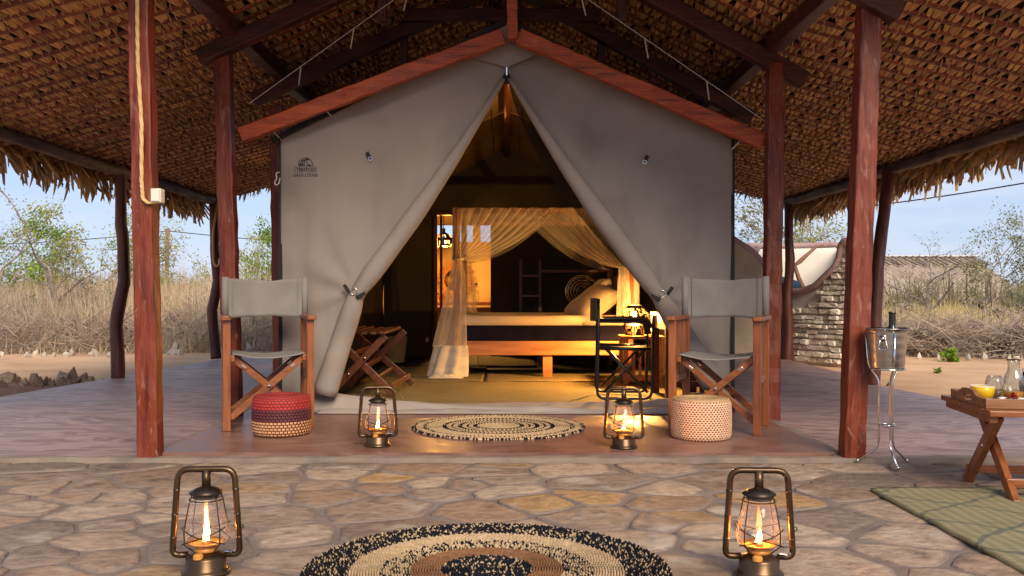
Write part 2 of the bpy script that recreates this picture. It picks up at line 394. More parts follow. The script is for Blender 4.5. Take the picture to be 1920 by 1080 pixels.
def kerbstrip(a, b, w, n):
    k = MB(); a, b = Vector(a), Vector(b); d = (b - a).normalized(); q = Vector((-d.y, d.x, 0))
    vs_, fs_ = [], []
    for i in range(n + 1):
        p = a.lerp(b, i / n); j1, j2 = rng.uniform(-.008, .008), rng.uniform(-.008, .008)
        for o, z in ((-w/2 + j1, -.1), (-w/2 + j1, .026), (w/2 + j2, .024), (w/2 + j2, -.1)):
            vs_.append((p.x + q.x*o, p.y + q.y*o, z + rng.uniform(-.003, .004)))
    for i in range(n):
        for c in range(3): fs_.append((i*4+c, i*4+c+1, i*4+5+c, i*4+4+c))
    k.add(vs_, fs_); return k
tag(kerbstrip((-1.70, 4.5, 0), (-1.70, 11.8, 0), .075, 60).build('kerb', CEM), 'worn beige cement kerb along the left edge of the terrace', kind='structure')
tag(kerbstrip((1.60, 4.5, 0), (1.60, 11.2, 0), .085, 60).build('kerb', CEM), 'worn beige cement kerb along the right edge of the terrace', kind='structure')
tag(kerbstrip((-4.0, 4.5, 0), (3.75, 4.5, 0), .075, 80).build('kerb', CEM), 'worn beige cement kerb between the terrace and the stone paving', kind='structure')

MORTAR = mat('grey_brown_mortar', [(.14, .104, .086), (.19, .145, .12), (.235, .183, .152)], rough=.85, scale=5, bump=.6, bscale=28, bdist=.008, detail=8)
def stone_mat():
    m = mat('crazy_paving_stone', [(.42, .39, .36), (.78, .73, .67), (1, .95, .87), (.7, .66, .6), (1, .97, .92)], rough=.72, scale=9, bump=.9, bscale=26, bdist=.014, detail=12, spec=.35)
    nt, b = nodes_of(m); l = nt.links.new
    oi = [n for n in nt.nodes if n.type == 'OBJECT_INFO'][0]
    rp = nt.nodes.new('ShaderNodeValToRGB'); cr = rp.color_ramp; cr.interpolation = 'LINEAR'
    cols = [(.21, .158, .125), (.34, .225, .155), (.26, .195, .155), (.44, .345, .27), (.28, .2, .152), (.40, .255, .125), (.19, .15, .126), (.375, .285, .225), (.31, .21, .15)]
    while len(cr.elements) < len(cols): cr.elements.new(.5)
    for i, c in enumerate(cols): cr.elements[i].position = i / (len(cols) - 1); cr.elements[i].color = (*c, 1)
    l(oi.outputs['Random'], rp.inputs[0])
    src = b.inputs['Base Color'].links[0].from_socket
    mx = nt.nodes.new('ShaderNodeMixRGB'); mx.blend_type = 'MULTIPLY'; mx.inputs[0].default_value = 1
    l(src, mx.inputs[1]); l(rp.outputs[0], mx.inputs[2])
    # ochre and whitish mineral patches
    n3 = nt.nodes.new('ShaderNodeTexNoise'); n3.inputs['Scale'].default_value = 4.2; n3.inputs['Detail'].default_value = 7
    off = [n for n in nt.nodes if n.type == 'VECT_MATH' and n.operation == 'MULTIPLY_ADD'][0]
    l(off.outputs[0], n3.inputs['Vector'])
    r3 = nt.nodes.new('ShaderNodeMapRange'); r3.inputs[1].default_value = .56; r3.inputs[2].default_value = .72; r3.inputs[4].default_value = .7; l(n3.outputs[0], r3.inputs[0])
    m3 = nt.nodes.new('ShaderNodeMixRGB'); m3.inputs[2].default_value = (.47, .40, .33, 1); l(r3.outputs[0], m3.inputs[0]); l(mx.outputs[0], m3.inputs[1])
    # mortar smeared over the worn rims of the stones
    vc = nt.nodes.new('ShaderNodeVertexColor'); vc.layer_name = 'Col'
    n4 = nt.nodes.new('ShaderNodeTexNoise'); n4.inputs['Scale'].default_value = 9; n4.inputs['Detail'].default_value = 8; l(off.outputs[0], n4.inputs['Vector'])
    a4 = nt.nodes.new('ShaderNodeMath'); a4.operation = 'MULTIPLY_ADD'; a4.inputs[1].default_value = 1.7; l(n4.outputs[0], a4.inputs[0]); l(vc.outputs[0], a4.inputs[2])
    r4 = nt.nodes.new('ShaderNodeMapRange'); r4.inputs[1].default_value = .95; r4.inputs[2].default_value = 1.3; l(a4.outputs[0], r4.inputs[0])
    m4 = nt.nodes.new('ShaderNodeMixRGB'); m4.inputs[1].default_value = (.19, .145, .12, 1); l(r4.outputs[0], m4.inputs[0]); l(m3.outputs[0], m4.inputs[2])
    l(m4.outputs[0], b.inputs['Base Color'])
    return m
STONE = stone_mat()
pav = tag(MB().grid(lambda u, v: (-4.6 + 9.4*u, -3.5 + 7.98*v, .004*fbm(u*40, v*34)), 110, 90).build('stone_paving', MORTAR, smooth=True),
          'irregular crazy paving of tan and grey stones in mortar', kind='structure')
def clip(poly, n, d):            # keep the side n.p <= d
    out = []
    for i in range(len(poly)):
        p, q = poly[i], poly[(i + 1) % len(poly)]
        a, b = p[0]*n[0] + p[1]*n[1] - d, q[0]*n[0] + q[1]*n[1] - d
        if a <= 0: out.append(p)
        if a * b < 0:
            t = a / (a - b); out.append((p[0] + (q[0]-p[0])*t, p[1] + (q[1]-p[1])*t))
    return out
seeds = []
tries = 0
while len(seeds) < 240 and tries < 60000:
    tries += 1
    p = (rng.uniform(-3.3, 3.4), rng.uniform(1.75, 4.5)); r_ = rng.choice((.15, .22, .28, .33))
    if all(((p[0]-q[0]) * .85)**2 + ((p[1]-q[1]) * 1.1)**2 > (max(r_, q[2]) * .95)**2 for q in seeds): seeds.append((p[0], p[1], r_))
nst = 0
for i, s_ in enumerate(seeds):
    poly = [(-3.5, 1.6), (3.6, 1.6), (3.6, 4.455), (-3.5, 4.455)]
    for j, q in enumerate(seeds):
        if i == j: continue
        dx, dy = q[0]-s_[0], q[1]-s_[1]; d2 = math.hypot(dx, dy)
        if d2 > 1.3: continue
        n = (dx / d2, dy / d2); gap = rng.choice((.003, .005, .008, .016))
        w = .5 + .6 * (s_[2] - q[2])
        poly = clip(poly, n, n[0]*s_[0] + n[1]*s_[1] + d2*w - gap)
        if len(poly) < 3: break
    if len(poly) < 3: continue
    ar = abs(sum(poly[k][0]*poly[k-1][1] - poly[k-1][0]*poly[k][1] for k in range(len(poly)))) / 2
    if ar < .004: continue
    cx = sum(p[0] for p in poly)/len(poly); cy = sum(p[1] for p in poly)/len(poly)
    for it in range(2):          # round the corners
        new = []
        for k in range(len(poly)):
            p, q = poly[k], poly[(k+1) % len(poly)]
            t = .13 if it == 0 else .22
            new += [(p[0]*(1-t)+q[0]*t, p[1]*(1-t)+q[1]*t), (p[0]*t+q[0]*(1-t), p[1]*t+q[1]*(1-t))]
        poly = new
    pol = []
    for p in poly:
        k = 1 + .07 * fbm(p[0]*7, p[1]*7, i) + .05 * fbm(p[0]*19, p[1]*19, i); pol.append(((p[0]-cx)*k, (p[1]-cy)*k))
    keep = [pol[0]]
    for p in pol[1:]:
        if math.hypot(p[0]-keep[-1][0], p[1]-keep[-1][1]) > .022: keep.append(p)
    pol = keep; n = len(pol); h = rng.uniform(.003, .008); tx, ty = rng.uniform(-.02, .02), rng.uniform(-.02, .02)
    b_ = MB(); vs_ = []
    for sc_, z in ((1.0, -.02), (1.0, h - .004), (.95, h), (.66, h + .001)):
        for p in pol: vs_.append((p[0]*sc_, p[1]*sc_, z + (tx*p[0] + ty*p[1]) * .4 + (.003*fbm(p[0]*9*sc_, p[1]*9*sc_, i) if z > 0 else 0)))
    vs_.append((0, 0, h + .001))
    fs_ = [(a*n+k, a*n+(k+1) % n, (a+1)*n+(k+1) % n, (a+1)*n+k) for a in range(3) for k in range(n)] + [(3*n+k, 3*n+(k+1) % n, 4*n) for k in range(n)]
    b_.add(vs_, fs_); o = b_.build('paving_stone', STONE, pav, smooth=True, loc=(cx, cy, 0)); nst += 1
    at_ = o.data.color_attributes.new('Col', 'FLOAT_COLOR', 'POINT')
    at_.data.foreach_set('color', [c for k in range(4*n + 1) for c in ((0, 0, .2, 1, 1)[k // n],)*3 + (1,)])

# ------------------------------------------------------------------ thatched shelter
shelter = thing('thatched_shelter', 'open palm-thatched shelter roof on dark red timber posts over the tent', 'shelter', (0, 8, 0))
Y0, Y1 = 3.75, 12.1
PROF = [(-3.98, 1.885), (-3.58, 1.985), (-1.69, 2.50), (0, 3.27), (1.64, 2.40), (3.4, 1.945), (3.8, 1.85)]
def zr(X): return float(np.interp(X, [p[0] for p in PROF], [p[1] for p in PROF]))
def sp(name, mb, m, **k): return mb.build(name, m, shelter, world=True, **k)

def hewn(base, top, w, d, seg=26, jit=.004, seed=0):
    r2 = random.Random(seed); b = MB(); b.bar(base, top, w, d, up=(0, 1, 0), seg=seg, jit=jit, rng=r2); return b
posts = [(-1.70, 4.54, -1.755, zr(-1.7), .098), (1.64, 4.52, 1.735, zr(1.64), .098), (-1.70, 5.92, -1.77, 2.30, .10), (1.625, 5.86, 1.66, 2.22, .10),
         (-1.69, 7.12, -1.72, 2.2, .10), (1.66, 7.3, 1.68, 2.2, .10), (-1.69, 9.6, -1.69, 2.4, .10), (1.66, 9.6, 1.66, 2.3, .10), (-1.69, 11.9, -1.69, 2.4, .10), (1.66, 11.9, 1.66, 2.3, .10)]
for i, (x, y, xt, zt, w) in enumerate(posts):
    sp('post', hewn((x, y, .0), (xt, y, zt), w, w, seed=i), PAINT, bevel=.008)
def roundpost(pts, r, seed):
    r2 = random.Random(seed); P = []; rr = []
    for i in range(25):
        t = i / 24; k = t * (len(pts) - 1); j = min(int(k), len(pts) - 2); f = k - j
        f = f*f*(3-2*f)
        P.append(Vector(pts[j]).lerp(Vector(pts[j+1]), f) + Vector((.012*fbm(t*4, seed), .012*fbm(seed, t*4), 0)))
        rr.append(r * (1.1 - .25*t) * (1 + .08*fbm(t*6, seed*3.1)))
    return MB().tube(P, rr, 12)
sp('round_post', roundpost([(-3.60, 8.79, 0), (-3.62, 8.8, .5), (-3.545, 8.8, .9), (-3.57, 8.8, 1.4), (-3.585, 8.8, 1.93)], .058, 1), POLE, smooth=True)
sp('round_post', roundpost([(-3.55, 11.6, 0), (-3.60, 11.6, .6), (-3.53, 11.6, .95), (-3.57, 11.6, 1.4), (-3.57, 11.6, 1.95)], .062, 2), POLE, smooth=True)
sp('round_post', roundpost([(3.14, 8.15, 0), (3.16, 8.15, .5), (3.2, 8.2, 1.0), (3.3, 8.3, 1.5), (3.38, 8.4, 1.9)], .058, 3), POLE, smooth=True)
sp('round_post', roundpost([(3.32, 11.2, 0), (3.33, 11.25, .7), (3.37, 11.3, 1.2), (3.38, 11.4, 1.9)], .06, 4), POLE, smooth=True)
sp('round_post', roundpost([(-3.62, 5.7, 0), (-3.6, 5.7, .7), (-3.6, 5.7, 1.2), (-3.58, 5.7, 1.9)], .06, 5), POLE, smooth=True)
sp('round_post', roundpost([(3.5, 5.2, 0), (3.48, 5.2, .7), (3.46, 5.2, 1.2), (3.42, 5.2, 1.9)], .06, 6), POLE, smooth=True)
def logpole(a, b, r, seed, n=40):
    a, b = Vector(a), Vector(b); P = []; rr = []
    for i in range(n + 1):
        t = i / n; P.append(a.lerp(b, t) + Vector((.02*fbm(t*6, seed), 0, .02*fbm(seed, t*6)))); rr.append(r * (1 + .13*fbm(t*22, seed*2.3)))
    return MB().tube(P, rr, 10)
sp('eave_pole', logpole((-3.58, Y0, 1.915), (-3.58, 11.75, 1.935), .048, 11), EPOLE, smooth=True)
sp('eave_pole', logpole((3.40, Y0, 1.885), (3.40, 11.75, 1.895), .048, 12), EPOLE, smooth=True)
# purlins along the depth, ridge pole
sp('purlin', MB().bar((-1.69, Y0, 2.435), (-1.69, Y1 - .1, 2.435), .09, .10, seg=30, jit=.004, rng=rng), DARKT, bevel=.008)
sp('purlin', MB().bar((1.64, Y0, 2.325), (1.64, Y1 - .1, 2.325), .09, .10, seg=30, jit=.004, rng=rng), DARKT, bevel=.008)
sp('ridge_beam', MB().bar((0, Y0, 3.17), (0, Y1 - .1, 3.17), .08, .12, seg=30, jit=.004, rng=rng), DARKT, bevel=.008)
# trusses
for ty in (4.45, 5.86, 7.12, 8.7, 10.3, 11.8):
    sp('rafter', MB().bar((-1.90, ty, 2.25), (0, ty, 3.13), .09, .10, seg=14, jit=.004, rng=rng), DARKT, bevel=.008)
    sp('rafter', MB().bar((1.84, ty, 2.11), (0, ty, 3.13), .09, .10, seg=14, jit=.004, rng=rng), DARKT, bevel=.008)
    if ty > 6.5: sp('collar_tie', MB().bar((-.75, ty - .09, 2.86), (.7, ty - .09, 2.86), .06, .09, seg=8, jit=.004, rng=rng), DARKT, bevel=.006)
    if ty > 5: sp('strut', MB().bar((-.78, ty + .09, 2.5), (-.78, ty + .09, 2.86), .06, .06), DARKT, bevel=.006)
    if ty > 5: sp('strut', MB().bar((.72, ty + .09, 2.5), (.72, ty + .09, 2.84), .06, .06), DARKT, bevel=.006)
# the red gable beams in front of the tent and the king post
sp('gable_beam', MB().bar((-1.66, 5.93, 1.785), (-.02, 5.93, 2.405), .07, .095, seg=22, jit=.004, rng=rng), PAINTX, bevel=.008)
sp('gable_beam', MB().bar((1.60, 5.93, 1.745), (.07, 5.93, 2.405), .07, .095, seg=22, jit=.004, rng=rng), PAINTX, bevel=.008)
sp('king_post', MB().bar((.035, 5.90, 2.375), (.03, 5.90, 3.1), .066, .09, up=(0, 1, 0), seg=10, jit=.002, rng=rng), PAINTX, bevel=.006)
for a, b in (((-.25, 5.6, 2.83), (-1.6, 5.9, 1.98)), ((.05, 5.6, 2.83), (1.62, 5.9, 1.86))):
    sp('guy_wire', MB().tube([a, b], .0022, 5), WIRE)
for t in (.25, .5, .75):
    for a, b in (((-.25, 5.6, 2.83), (-1.6, 5.9, 1.98)), ((.05, 5.6, 2.83), (1.62, 5.9, 1.86))):
        p = Vector(a).lerp(Vector(b), t); sp('guy_hook', MB().tube([p, p + Vector((-.04 if b[0] < 0 else .04, .12, -.09))], .004, 5), WIRE)

# thatch: split palm ribs up the slope, folded leaf tabs between, fibre lashings
def leafmesh(k):
    r2 = random.Random(100 + k); Lh = r2.uniform(.09, .108); w = r2.uniform(.028, .044); vs_ = []
    tw = r2.uniform(.05, .4); sh = r2.uniform(-.02, .02)
    for j, t in enumerate((0, .45, 1)):
        ww = w * (1.0, 1.05, .8)[j] / 2; zc = .012 - .020 * t + .003 * math.sin(PI * t) * r2.uniform(-1, 1.2)
        for s_, dz in ((-1, .007), (0, -.006), (1, .007)):
            vs_.append((s_*ww + sh*t, t*Lh, zc + dz*.7 + tw*s_*ww*(1 - .3*t)))
    return vs_, [(j*3+i, j*3+i+1, j*3+4+i, j*3+3+i) for j in range(2) for i in range(2)]
LV = [leafmesh(k) for k in range(10)]
LME = []
for vs_, fs_ in LV:
    me = bpy.data.meshes.new('leaf'); me.from_pydata(vs_, [], fs_); me.materials.append(LEAF); LME.append(me)
roof = sp('thatch_roof', MB().add([(x, y, zr(x) + .085) for y in (Y0, Y1) for x in [p[0] for p in PROF]], [(i, i+1, 8+i, 7+i) for i in range(6)]), WBACK, solid=.05)
PITCH = .165
rows = []; y = Y0 + .05
while y < Y1 - .05: rows.append(y); y += PITCH * rng.uniform(.93, 1.07)
leaves = []; st = MB(); mass = MB()
for yk in rows:
    for (xa, xb) in ((-3.9, -1.69), (-1.69, -.02), (.02, 1.64), (1.64, 3.72)):
        n = 7; P = []
        for i in range(n + 1):
            X = xa + (xb - xa)*i/n; P.append((X, yk + .012*fbm(X*1.3, yk*9), zr(X) + .006*fbm(X*2, yk*7)))
        b_ = MB(); w2 = rng.uniform(.02, .027); hh = rng.uniform(.007, .011)
        vs_ = []
        for p in P:
            for a, c in ((-w2, .002), (-w2*.5, -hh - .006), (w2*.5, -hh - .006), (w2, .002)): vs_.append((p[0], p[1] + a, p[2] + c))
        b_.add(vs_, [(i*4+c, i*4+4+c, i*4+5+c, i*4+1+c) for i in range(n) for c in range(3)])
        b_.build('palm_rib', RIB, roof, world=True, smooth=True)
        ang = math.atan2(zr(xb) - zr(xa), xb - xa)
        X = xa + rng.uniform(0, .03)
        while X < xb:
            k = rng.randrange(10)
            leaves.append((k, (X, yk + rng.uniform(.030, .040), zr(X) + rng.uniform(-.001, .003)), ang, rng.gauss(0, .08), rng.uniform(.92, 1.08)))
            X += rng.uniform(.032, .041)
        X = xa + rng.uniform(0, .05)
        while X < xb:            # lashing over the rib
            dx = rng.uniform(-.02, .035) * (1 if xa < 0 else -1); z = zr(X); q = .002
            pts = [(X - dx*.5, yk - w2 - .022, z + .012), (X - dx*.2, yk - w2*.7, z - .017), (X + dx*.2, yk + w2*.7, z - .017), (X + dx*.5 + rng.uniform(-.01, .01), yk + w2 + .016, z + .012)]
            vs_ = []
            for p in pts: vs_ += [(p[0]-q, p[1], p[2]), (p[0]+q, p[1], p[2])]
            st.add(vs_, [(0,1,3,2), (2,3,5,4), (4,5,7,6)])
            X += rng.uniform(.04, .075)
def lmat(l_):
    k, p, ang, yaw, sc_ = l_
    return Matrix.Translation(p) @ Matrix.Rotation(-ang, 4, 'Y') @ Matrix.Rotation(yaw, 4, 'Z') @ Matrix.Scale(sc_, 4)
def seen(l_):
    X, Y, Z = l_[1]; u = 950 + X*F/Y; v = 550 - (Z - .8)*F/Y
    return 0 < u < 1920 and 4 < v < 400
leaves.sort(key=lambda l_: (not seen(l_), l_[1][1]))
base = Vector((0, 8, 0))
for l_ in leaves[:300]:
    o = bpy.data.objects.new('palm_leaf', LME[l_[0]]); COL.objects.link(o); o.parent = roof
    o.matrix_local = Matrix.Translation(-base) @ lmat(l_)
for l_ in leaves[300:]:
    m_ = lmat(l_); mass.add([m_ @ Vector(p) for p in LV[l_[0]][0]], LV[l_[0]][1])
tag(mass.build('palm_leaves', LEAFI, roof, world=True), kind='stuff')
tag(st.build('fibre_lashings', STITCH, roof, world=True), kind='stuff')
# fringe of hanging leaves along the eaves and gable ends
def fringemesh(k):
    r2 = random.Random(300 + k); Lh = r2.uniform(.17, .3); w = r2.uniform(.026, .065); vs_ = []; cu = r2.uniform(-.05, .09); tw = r2.uniform(-.9, .9)
    for j, t in enumerate((0, .35, .7, 1)):
        ww = w * (.75, 1, .8, .25)[j] / 2; a = tw * t
        for s_ in (-1, 0, 1):
            d = -.012 if s_ == 0 else .006
            vs_.append((s_*ww*math.cos(a) + d*math.sin(a) + r2.uniform(-.006, .006), cu*t*t + s_*ww*math.sin(a) + d*math.cos(a), -Lh*t + r2.uniform(-.02, .02)*(t > .9)))
    return vs_, [(j*3+i, j*3+i+1, j*3+4+i, j*3+3+i) for j in range(3) for i in range(2)]
FV = [fringemesh(k) for k in range(14)]
FME = []
for vs_, fs_ in FV:
    me = bpy.data.meshes.new('fringe'); me.from_pydata(vs_, [], fs_); me.materials.append(FRINGE); FME.append(me)
fr = []
for sx, xe in ((-1, -3.93), (1, 3.74)):
    y = Y0
    while y < Y1:
        for layer in range(4):
            X = xe + sx * rng.uniform(-.14, .06)
            fr.append((rng.randrange(14), (X, y + rng.uniform(-.03, .03), zr(X) + .045 + .01*layer), rng.uniform(-.5, .5) + PI/2*sx, sx * rng.uniform(-.1, .65), rng.uniform(.7, 1.15)))
        y += rng.uniform(.035, .06)
for ye, s_ in ((Y1, 0), (Y0, PI)):
    X = -3.9
    while X < 3.7:
        for layer in range(2):
            fr.append((rng.randrange(14), (X + rng.uniform(-.03, .03), ye + rng.uniform(-.04, .04), zr(X) + .06), rng.uniform(-.5, .5) + s_, rng.uniform(-.2, .5), rng.uniform(.35, .6)))
        X += rng.uniform(.04, .07)
def fmat(f_):
    k, p, rz, tilt, sc_ = f_
    return Matrix.Translation(p) @ Matrix.Rotation(tilt, 4, 'Y') @ Matrix.Rotation(rz, 4, 'Z') @ Matrix.Scale(sc_, 4)
def fseen(f_):
    X, Y, Z = f_[1]; u = 950 + X*F/Y; return -20 < u < 1940
fr.sort(key=lambda f_: (not fseen(f_), f_[1][1]))
for f_ in fr[:300]:
    o = bpy.data.objects.new('fringe_leaf', FME[f_[0]]); COL.objects.link(o); o.parent = roof
    o.matrix_local = Matrix.Translation(-base) @ fmat(f_)
mass = MB()
for f_ in fr[300:]:
    m_ = fmat(f_); mass.add([m_ @ Vector(p) for p in FV[f_[0]][0]], FV[f_[0]][1])
tag(mass.build('fringe_leaves', FRINGEI, roof, world=True), kind='stuff')
# rope conduit and socket box on the front post, coil on the far pole
rp_ = [Vector((-1.747, 4.478, 2.5)), Vector((-1.742, 4.478, 2.1)), Vector((-1.74, 4.478, 1.9)), Vector((-1.722, 4.478, 1.6)), Vector((-1.722, 4.478, 1.33)), Vector((-1.715, 4.476, 1.245)), Vector((-1.69, 4.474, 1.225)), Vector((-1.65, 4.474, 1.228))]
P = []
for a, b in zip(rp_, rp_[1:]):
    for i in range(14): P.append(a.lerp(b, i/14))
P.append(rp_[-1])
rope = MB()
for ph in (0, 2.1, 4.2):
    rope.tube([p + Vector((.0042*math.cos(i*.55+ph), .0042*math.sin(i*.55+ph), 0)) for i, p in enumerate(P)], .0062, 6)
rt = thing('rope_wrapped_cable', 'yellow sisal rope running down the front left red post', 'rope', tuple(rp_[-1]))
rope.build('rope', ROPE, rt, smooth=True, world=True)
jb = thing('junction_box', 'small off-white electrical box on the front left post', 'box', (-1.65, 4.5, 1.24))
MB().box((.0, -.012, .02), (.05, .055, .068)).build('case', WHITEB, jb, bevel=.006)
MB().box((.0, -.043, .02), (.04, .008, .056)).build('lid', WHITEB, jb, bevel=.003)
P = [px(405, 378, 11.5) + Vector((.02, 0, 0)), px(399, 440, 11.5), px(400, 490, 11.5), px(405, 500, 11.5), px(411, 497, 11.5), px(411, 485, 11.5)]
tag(MB().tube(fillet(P, .08), .014, 8).build('hanging_rope', ROPE, smooth=True), 'short rope hooked on the far left round post', 'rope')

# ------------------------------------------------------------------ tent
tent = thing('safari_tent', 'grey canvas safari tent with both front flaps tied open', 'tent', (0, 6.1, .035))
TY, TB, TW, TE, TR = 6.10, 11.2, 1.45, 1.785, 2.50      # front, back, half width, eave, ridge
def tp(name, mb, m, **k): return mb.build(name, m, tent, world=True, **k)
TIE_L, TIE_R = (-.965, .80), (.985, .785)
def cy(X, z):                    # canvas surface depth
    f = .030*fbm(X*1.6, z*.6, 3) + .014*fbm(X*4.5, z*.9, 9) + .008*math.sin(X*14 + 2*fbm(X, z*2))*(.4 + .6*abs(mnoise.noise((X*2, z, 4))))
    f += .014*math.sin((X*1.0 + z*.22)*9)*max(0, 1 - z/1.9)
    for tx, tz, s_ in ((*TIE_L, -1), (*TIE_R, 1)):
        d = math.hypot(X - tx, z - tz); a = math.atan2(z - tz, (X - tx)*s_)
        f += .014*math.exp(-d*1.9)*math.sin(a*8) * min(1, d*6)
    k = min(1, max(0, (abs(X) - 1.05) / .2)) * (1 if X < 0 else 0) * min(1, max(0, 1 - abs(z - 1.6)/.3))
    return TY + f * (1 - .75*k)
def edge(side, z):               # opening edge
    pts = [(.0, 2.22), (-.966, .80), (-1.19, .10)] if side < 0 else [(.0, 2.22), (.985, .785), (1.40, .10)]
    if z >= 2.22: return 0.0
    zs = [p[1] for p in pts][::-1]; xs = [p[0] for p in pts][::-1]
    return float(np.interp(z, zs, xs)) + side * -.03 * math.sin(PI * min(1, max(0, (z - .8)/1.42)))
for side in (-1, 1):
    def pf(u, v):
        # v runs up; rows end at the roof line
        ztop = TE + (TR - TE) * u
        z = .05 + (ztop - .05) * v
        xo = side * TW
        if z <= TE: xl = edge(side, z); x0 = xo
        X = None
        lo = -side * 0
        # outer boundary at height z is the wall or the roof slope
        x_out = side * min(TW, TW * (TR - z) / (TR - TE)) if z > TE else xo
        xi = edge(side, z)
        X = xo * (1 - u) + xi * u if z <= TE else x_out * (1 - u) + xi * u
        if z > TE: X = side * max(abs(xi), min(abs(x_out), abs(x_out*(1-u) + xi*u)))
        return (X, cy(X, z), z)
    def pf2(u, v):
        if v < .7: z = .05 + (TE - .05) * v / .7
        else: z = TE + (TR - TE) * (v - .7) / .3
        x_out = TW if z <= TE else TW * (TR - z) / (TR - TE)
        xi = abs(edge(side, z)); x_out = max(x_out, xi + .002)
        X = side * (x_out*(1-u) + xi*u)
        return (X, cy(X, z), z)
    tp('front_panel', MB().grid(pf2, 60, 110), CANVAS, smooth=True, solid=.004)
    # the flap rolled back along the opening
    P, rr = [], []
    zb = .16 if side < 0 else .22
    for i in range(46):
        t = i / 45; z = 2.17 + (zb - 2.17)*t; tz = .80
        X = edge(side, z) - side*.012
        r_ = .012 + .05*min(1, t*2.2) + .014*max(0, t - .66)/.34 - .014*math.exp(-((z - tz)/.07)**2)
        P.append((X, TY - .035 - .02*t, z)); rr.append(r_ * (1 + .05*fbm(t*9, side)))
    tp('rolled_flap', MB().tube(P, rr, 18), CANVAS, smooth=True)
    # tie strap with a metal ring
    tx, tz = (TIE_L if side < 0 else TIE_R); c = Vector((tx, TY - .10, tz))
    s = tp('tie_strap', MB().box(c + Vector((-side*.045, -.008, -.012)), (.065, .012, .024), (0, -side*-.45, 0)), BLACK, bevel=.003)
    tp('tie_tab', MB().box(c + Vector((side*.05, .022, .03)), (.022, .012, .06), (0, side*.6, 0)), BLACK, bevel=.003)
    MB().tube([c + Vector((.022*math.cos(a), -.004, .012 + .022*math.sin(a))) for a in np.linspace(0, 2*PI, 12)[:-1]], .003, 6, closed=True).build('ring', CHROME, s, world=True, smooth=True)
    # webbing tab with a ring higher on the panel
    q = px(689 if side < 0 else 1213, 289 if side < 0 else 296, TY - .03)
    q.y = cy(q.x, q.z) - .012
    s = tp('webbing_tab', MB().box(q, (.022, .008, .042), (0, side*.45 + .0, 0)), BLACK)
    MB().tube([q + Vector((-side*.012 + .012*math.cos(a), -.004, -.024 + .012*math.sin(a))) for a in np.linspace(0, 2*PI, 10)[:-1]], .002, 5, closed=True).build('ring', CHROME, s, world=True)
    # insect mesh inside the opening
    wd = .15 if side > 0 else .045
    def mf(u, v):
        z = .25 + (2.16 - .25)*v; xe = edge(side, z) + side*.01
        return (xe - side * wd * u * math.sin(PI*min(1, (1-v)*1.35 + .02))**.6 * (1 if v > .35 else v/.35), TY + .05 + .02*fbm(u*3, v*9), z)
    tp('insect_mesh', MB().grid(mf, 10, 40), SCREEN, smooth=True)
    # side walls and roof
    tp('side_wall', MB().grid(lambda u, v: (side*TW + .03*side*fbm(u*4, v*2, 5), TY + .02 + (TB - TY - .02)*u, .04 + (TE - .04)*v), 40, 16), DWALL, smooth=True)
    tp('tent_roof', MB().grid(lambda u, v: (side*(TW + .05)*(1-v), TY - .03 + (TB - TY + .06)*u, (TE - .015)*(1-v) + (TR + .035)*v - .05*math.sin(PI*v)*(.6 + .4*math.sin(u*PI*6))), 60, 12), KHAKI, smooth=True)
    tp('roof_edge_binding', MB().bar((side*(TW + .05), TY - .035, TE - .01), (0, TY - .035, TR + .04), .02, .035, seg=8), BLACK)
    tp('corner_seam', MB().bar((side*(TW + .004), TY + .004, .03), (side*(TW + .004), TY + .004, TE), .022, .012, up=(0, 1, 0)), BLACK)
    for ty in (7.2, 8.4, 9.7):   # roof straps and cords inside
        tp('roof_strap', MB().bar((side*.9, ty, TE + .24), (side*.02, ty, TR - .09), .03, .006), KHAKI)
        tp('roof_cord', MB().tube([(side*.13, ty - .3, TR - .13), (side*.13, ty - .3, TR - .32)], .006, 6), BLACK)
tp('ridge_pole', MB().tube([(0, TY + .1, TR - .07), (0, TB - .02, TR - .07)], .035, 10), WOODD, smooth=True)
tp('zip', MB().bar((0, TY - .035, 2.16), (0, TY - .035, 2.40), .012, .01, up=(0, 1, 0)), BLACK)
tp('zip_pull', MB().bar((.0, TY - .05, 2.19), (.0, TY - .05, 2.25), .008, .005, up=(0, 1, 0)), CHROME)
tp('apex_gusset', MB().add([(-.05, TY - .02, 2.14), (.05, TY - .02, 2.14), (.008, TY - .02, 2.22), (-.008, TY - .02, 2.22)], [(0, 1, 2, 3)]), BLACK)
tp('peak_panel', MB().add([(-.34, TY - .05, 2.34), (0, TY - .05, 2.51), (.28, TY - .05, 2.36), (0, TY - .05, 2.24)], [(0, 3, 2, 1)]), CANVAS, solid=.006)
tp('eyelet', MB().tube([(-.06 + .014*math.cos(a), TY - .062, 2.435 + .014*math.sin(a)) for a in np.linspace(0, 2*PI, 14)[:-1]], .005, 6, closed=True), CHROME, smooth=True)
for x, z in ((-1.44, 1.78), (-1.12, 1.93), (1.44, 1.72)):
    tp('cord_hook', MB().tube([(x, TY - .03, z), (x - .06*np.sign(x)*-1, TY - .1, z + .07)], .004, 5), WIRE)
tp('guy_loop', MB().tube(fillet([(-1.455, TY - .02, 1.575), (-1.475, TY - .03, 1.57), (-1.47, TY - .03, 1.53), (-1.485, TY - .03, 1.515), (-1.48, TY - .03, 1.49), (-1.455, TY - .03, 1.5), (-1.452, TY - .02, 1.54)], .012), .004, 6), WIRE, smooth=True)
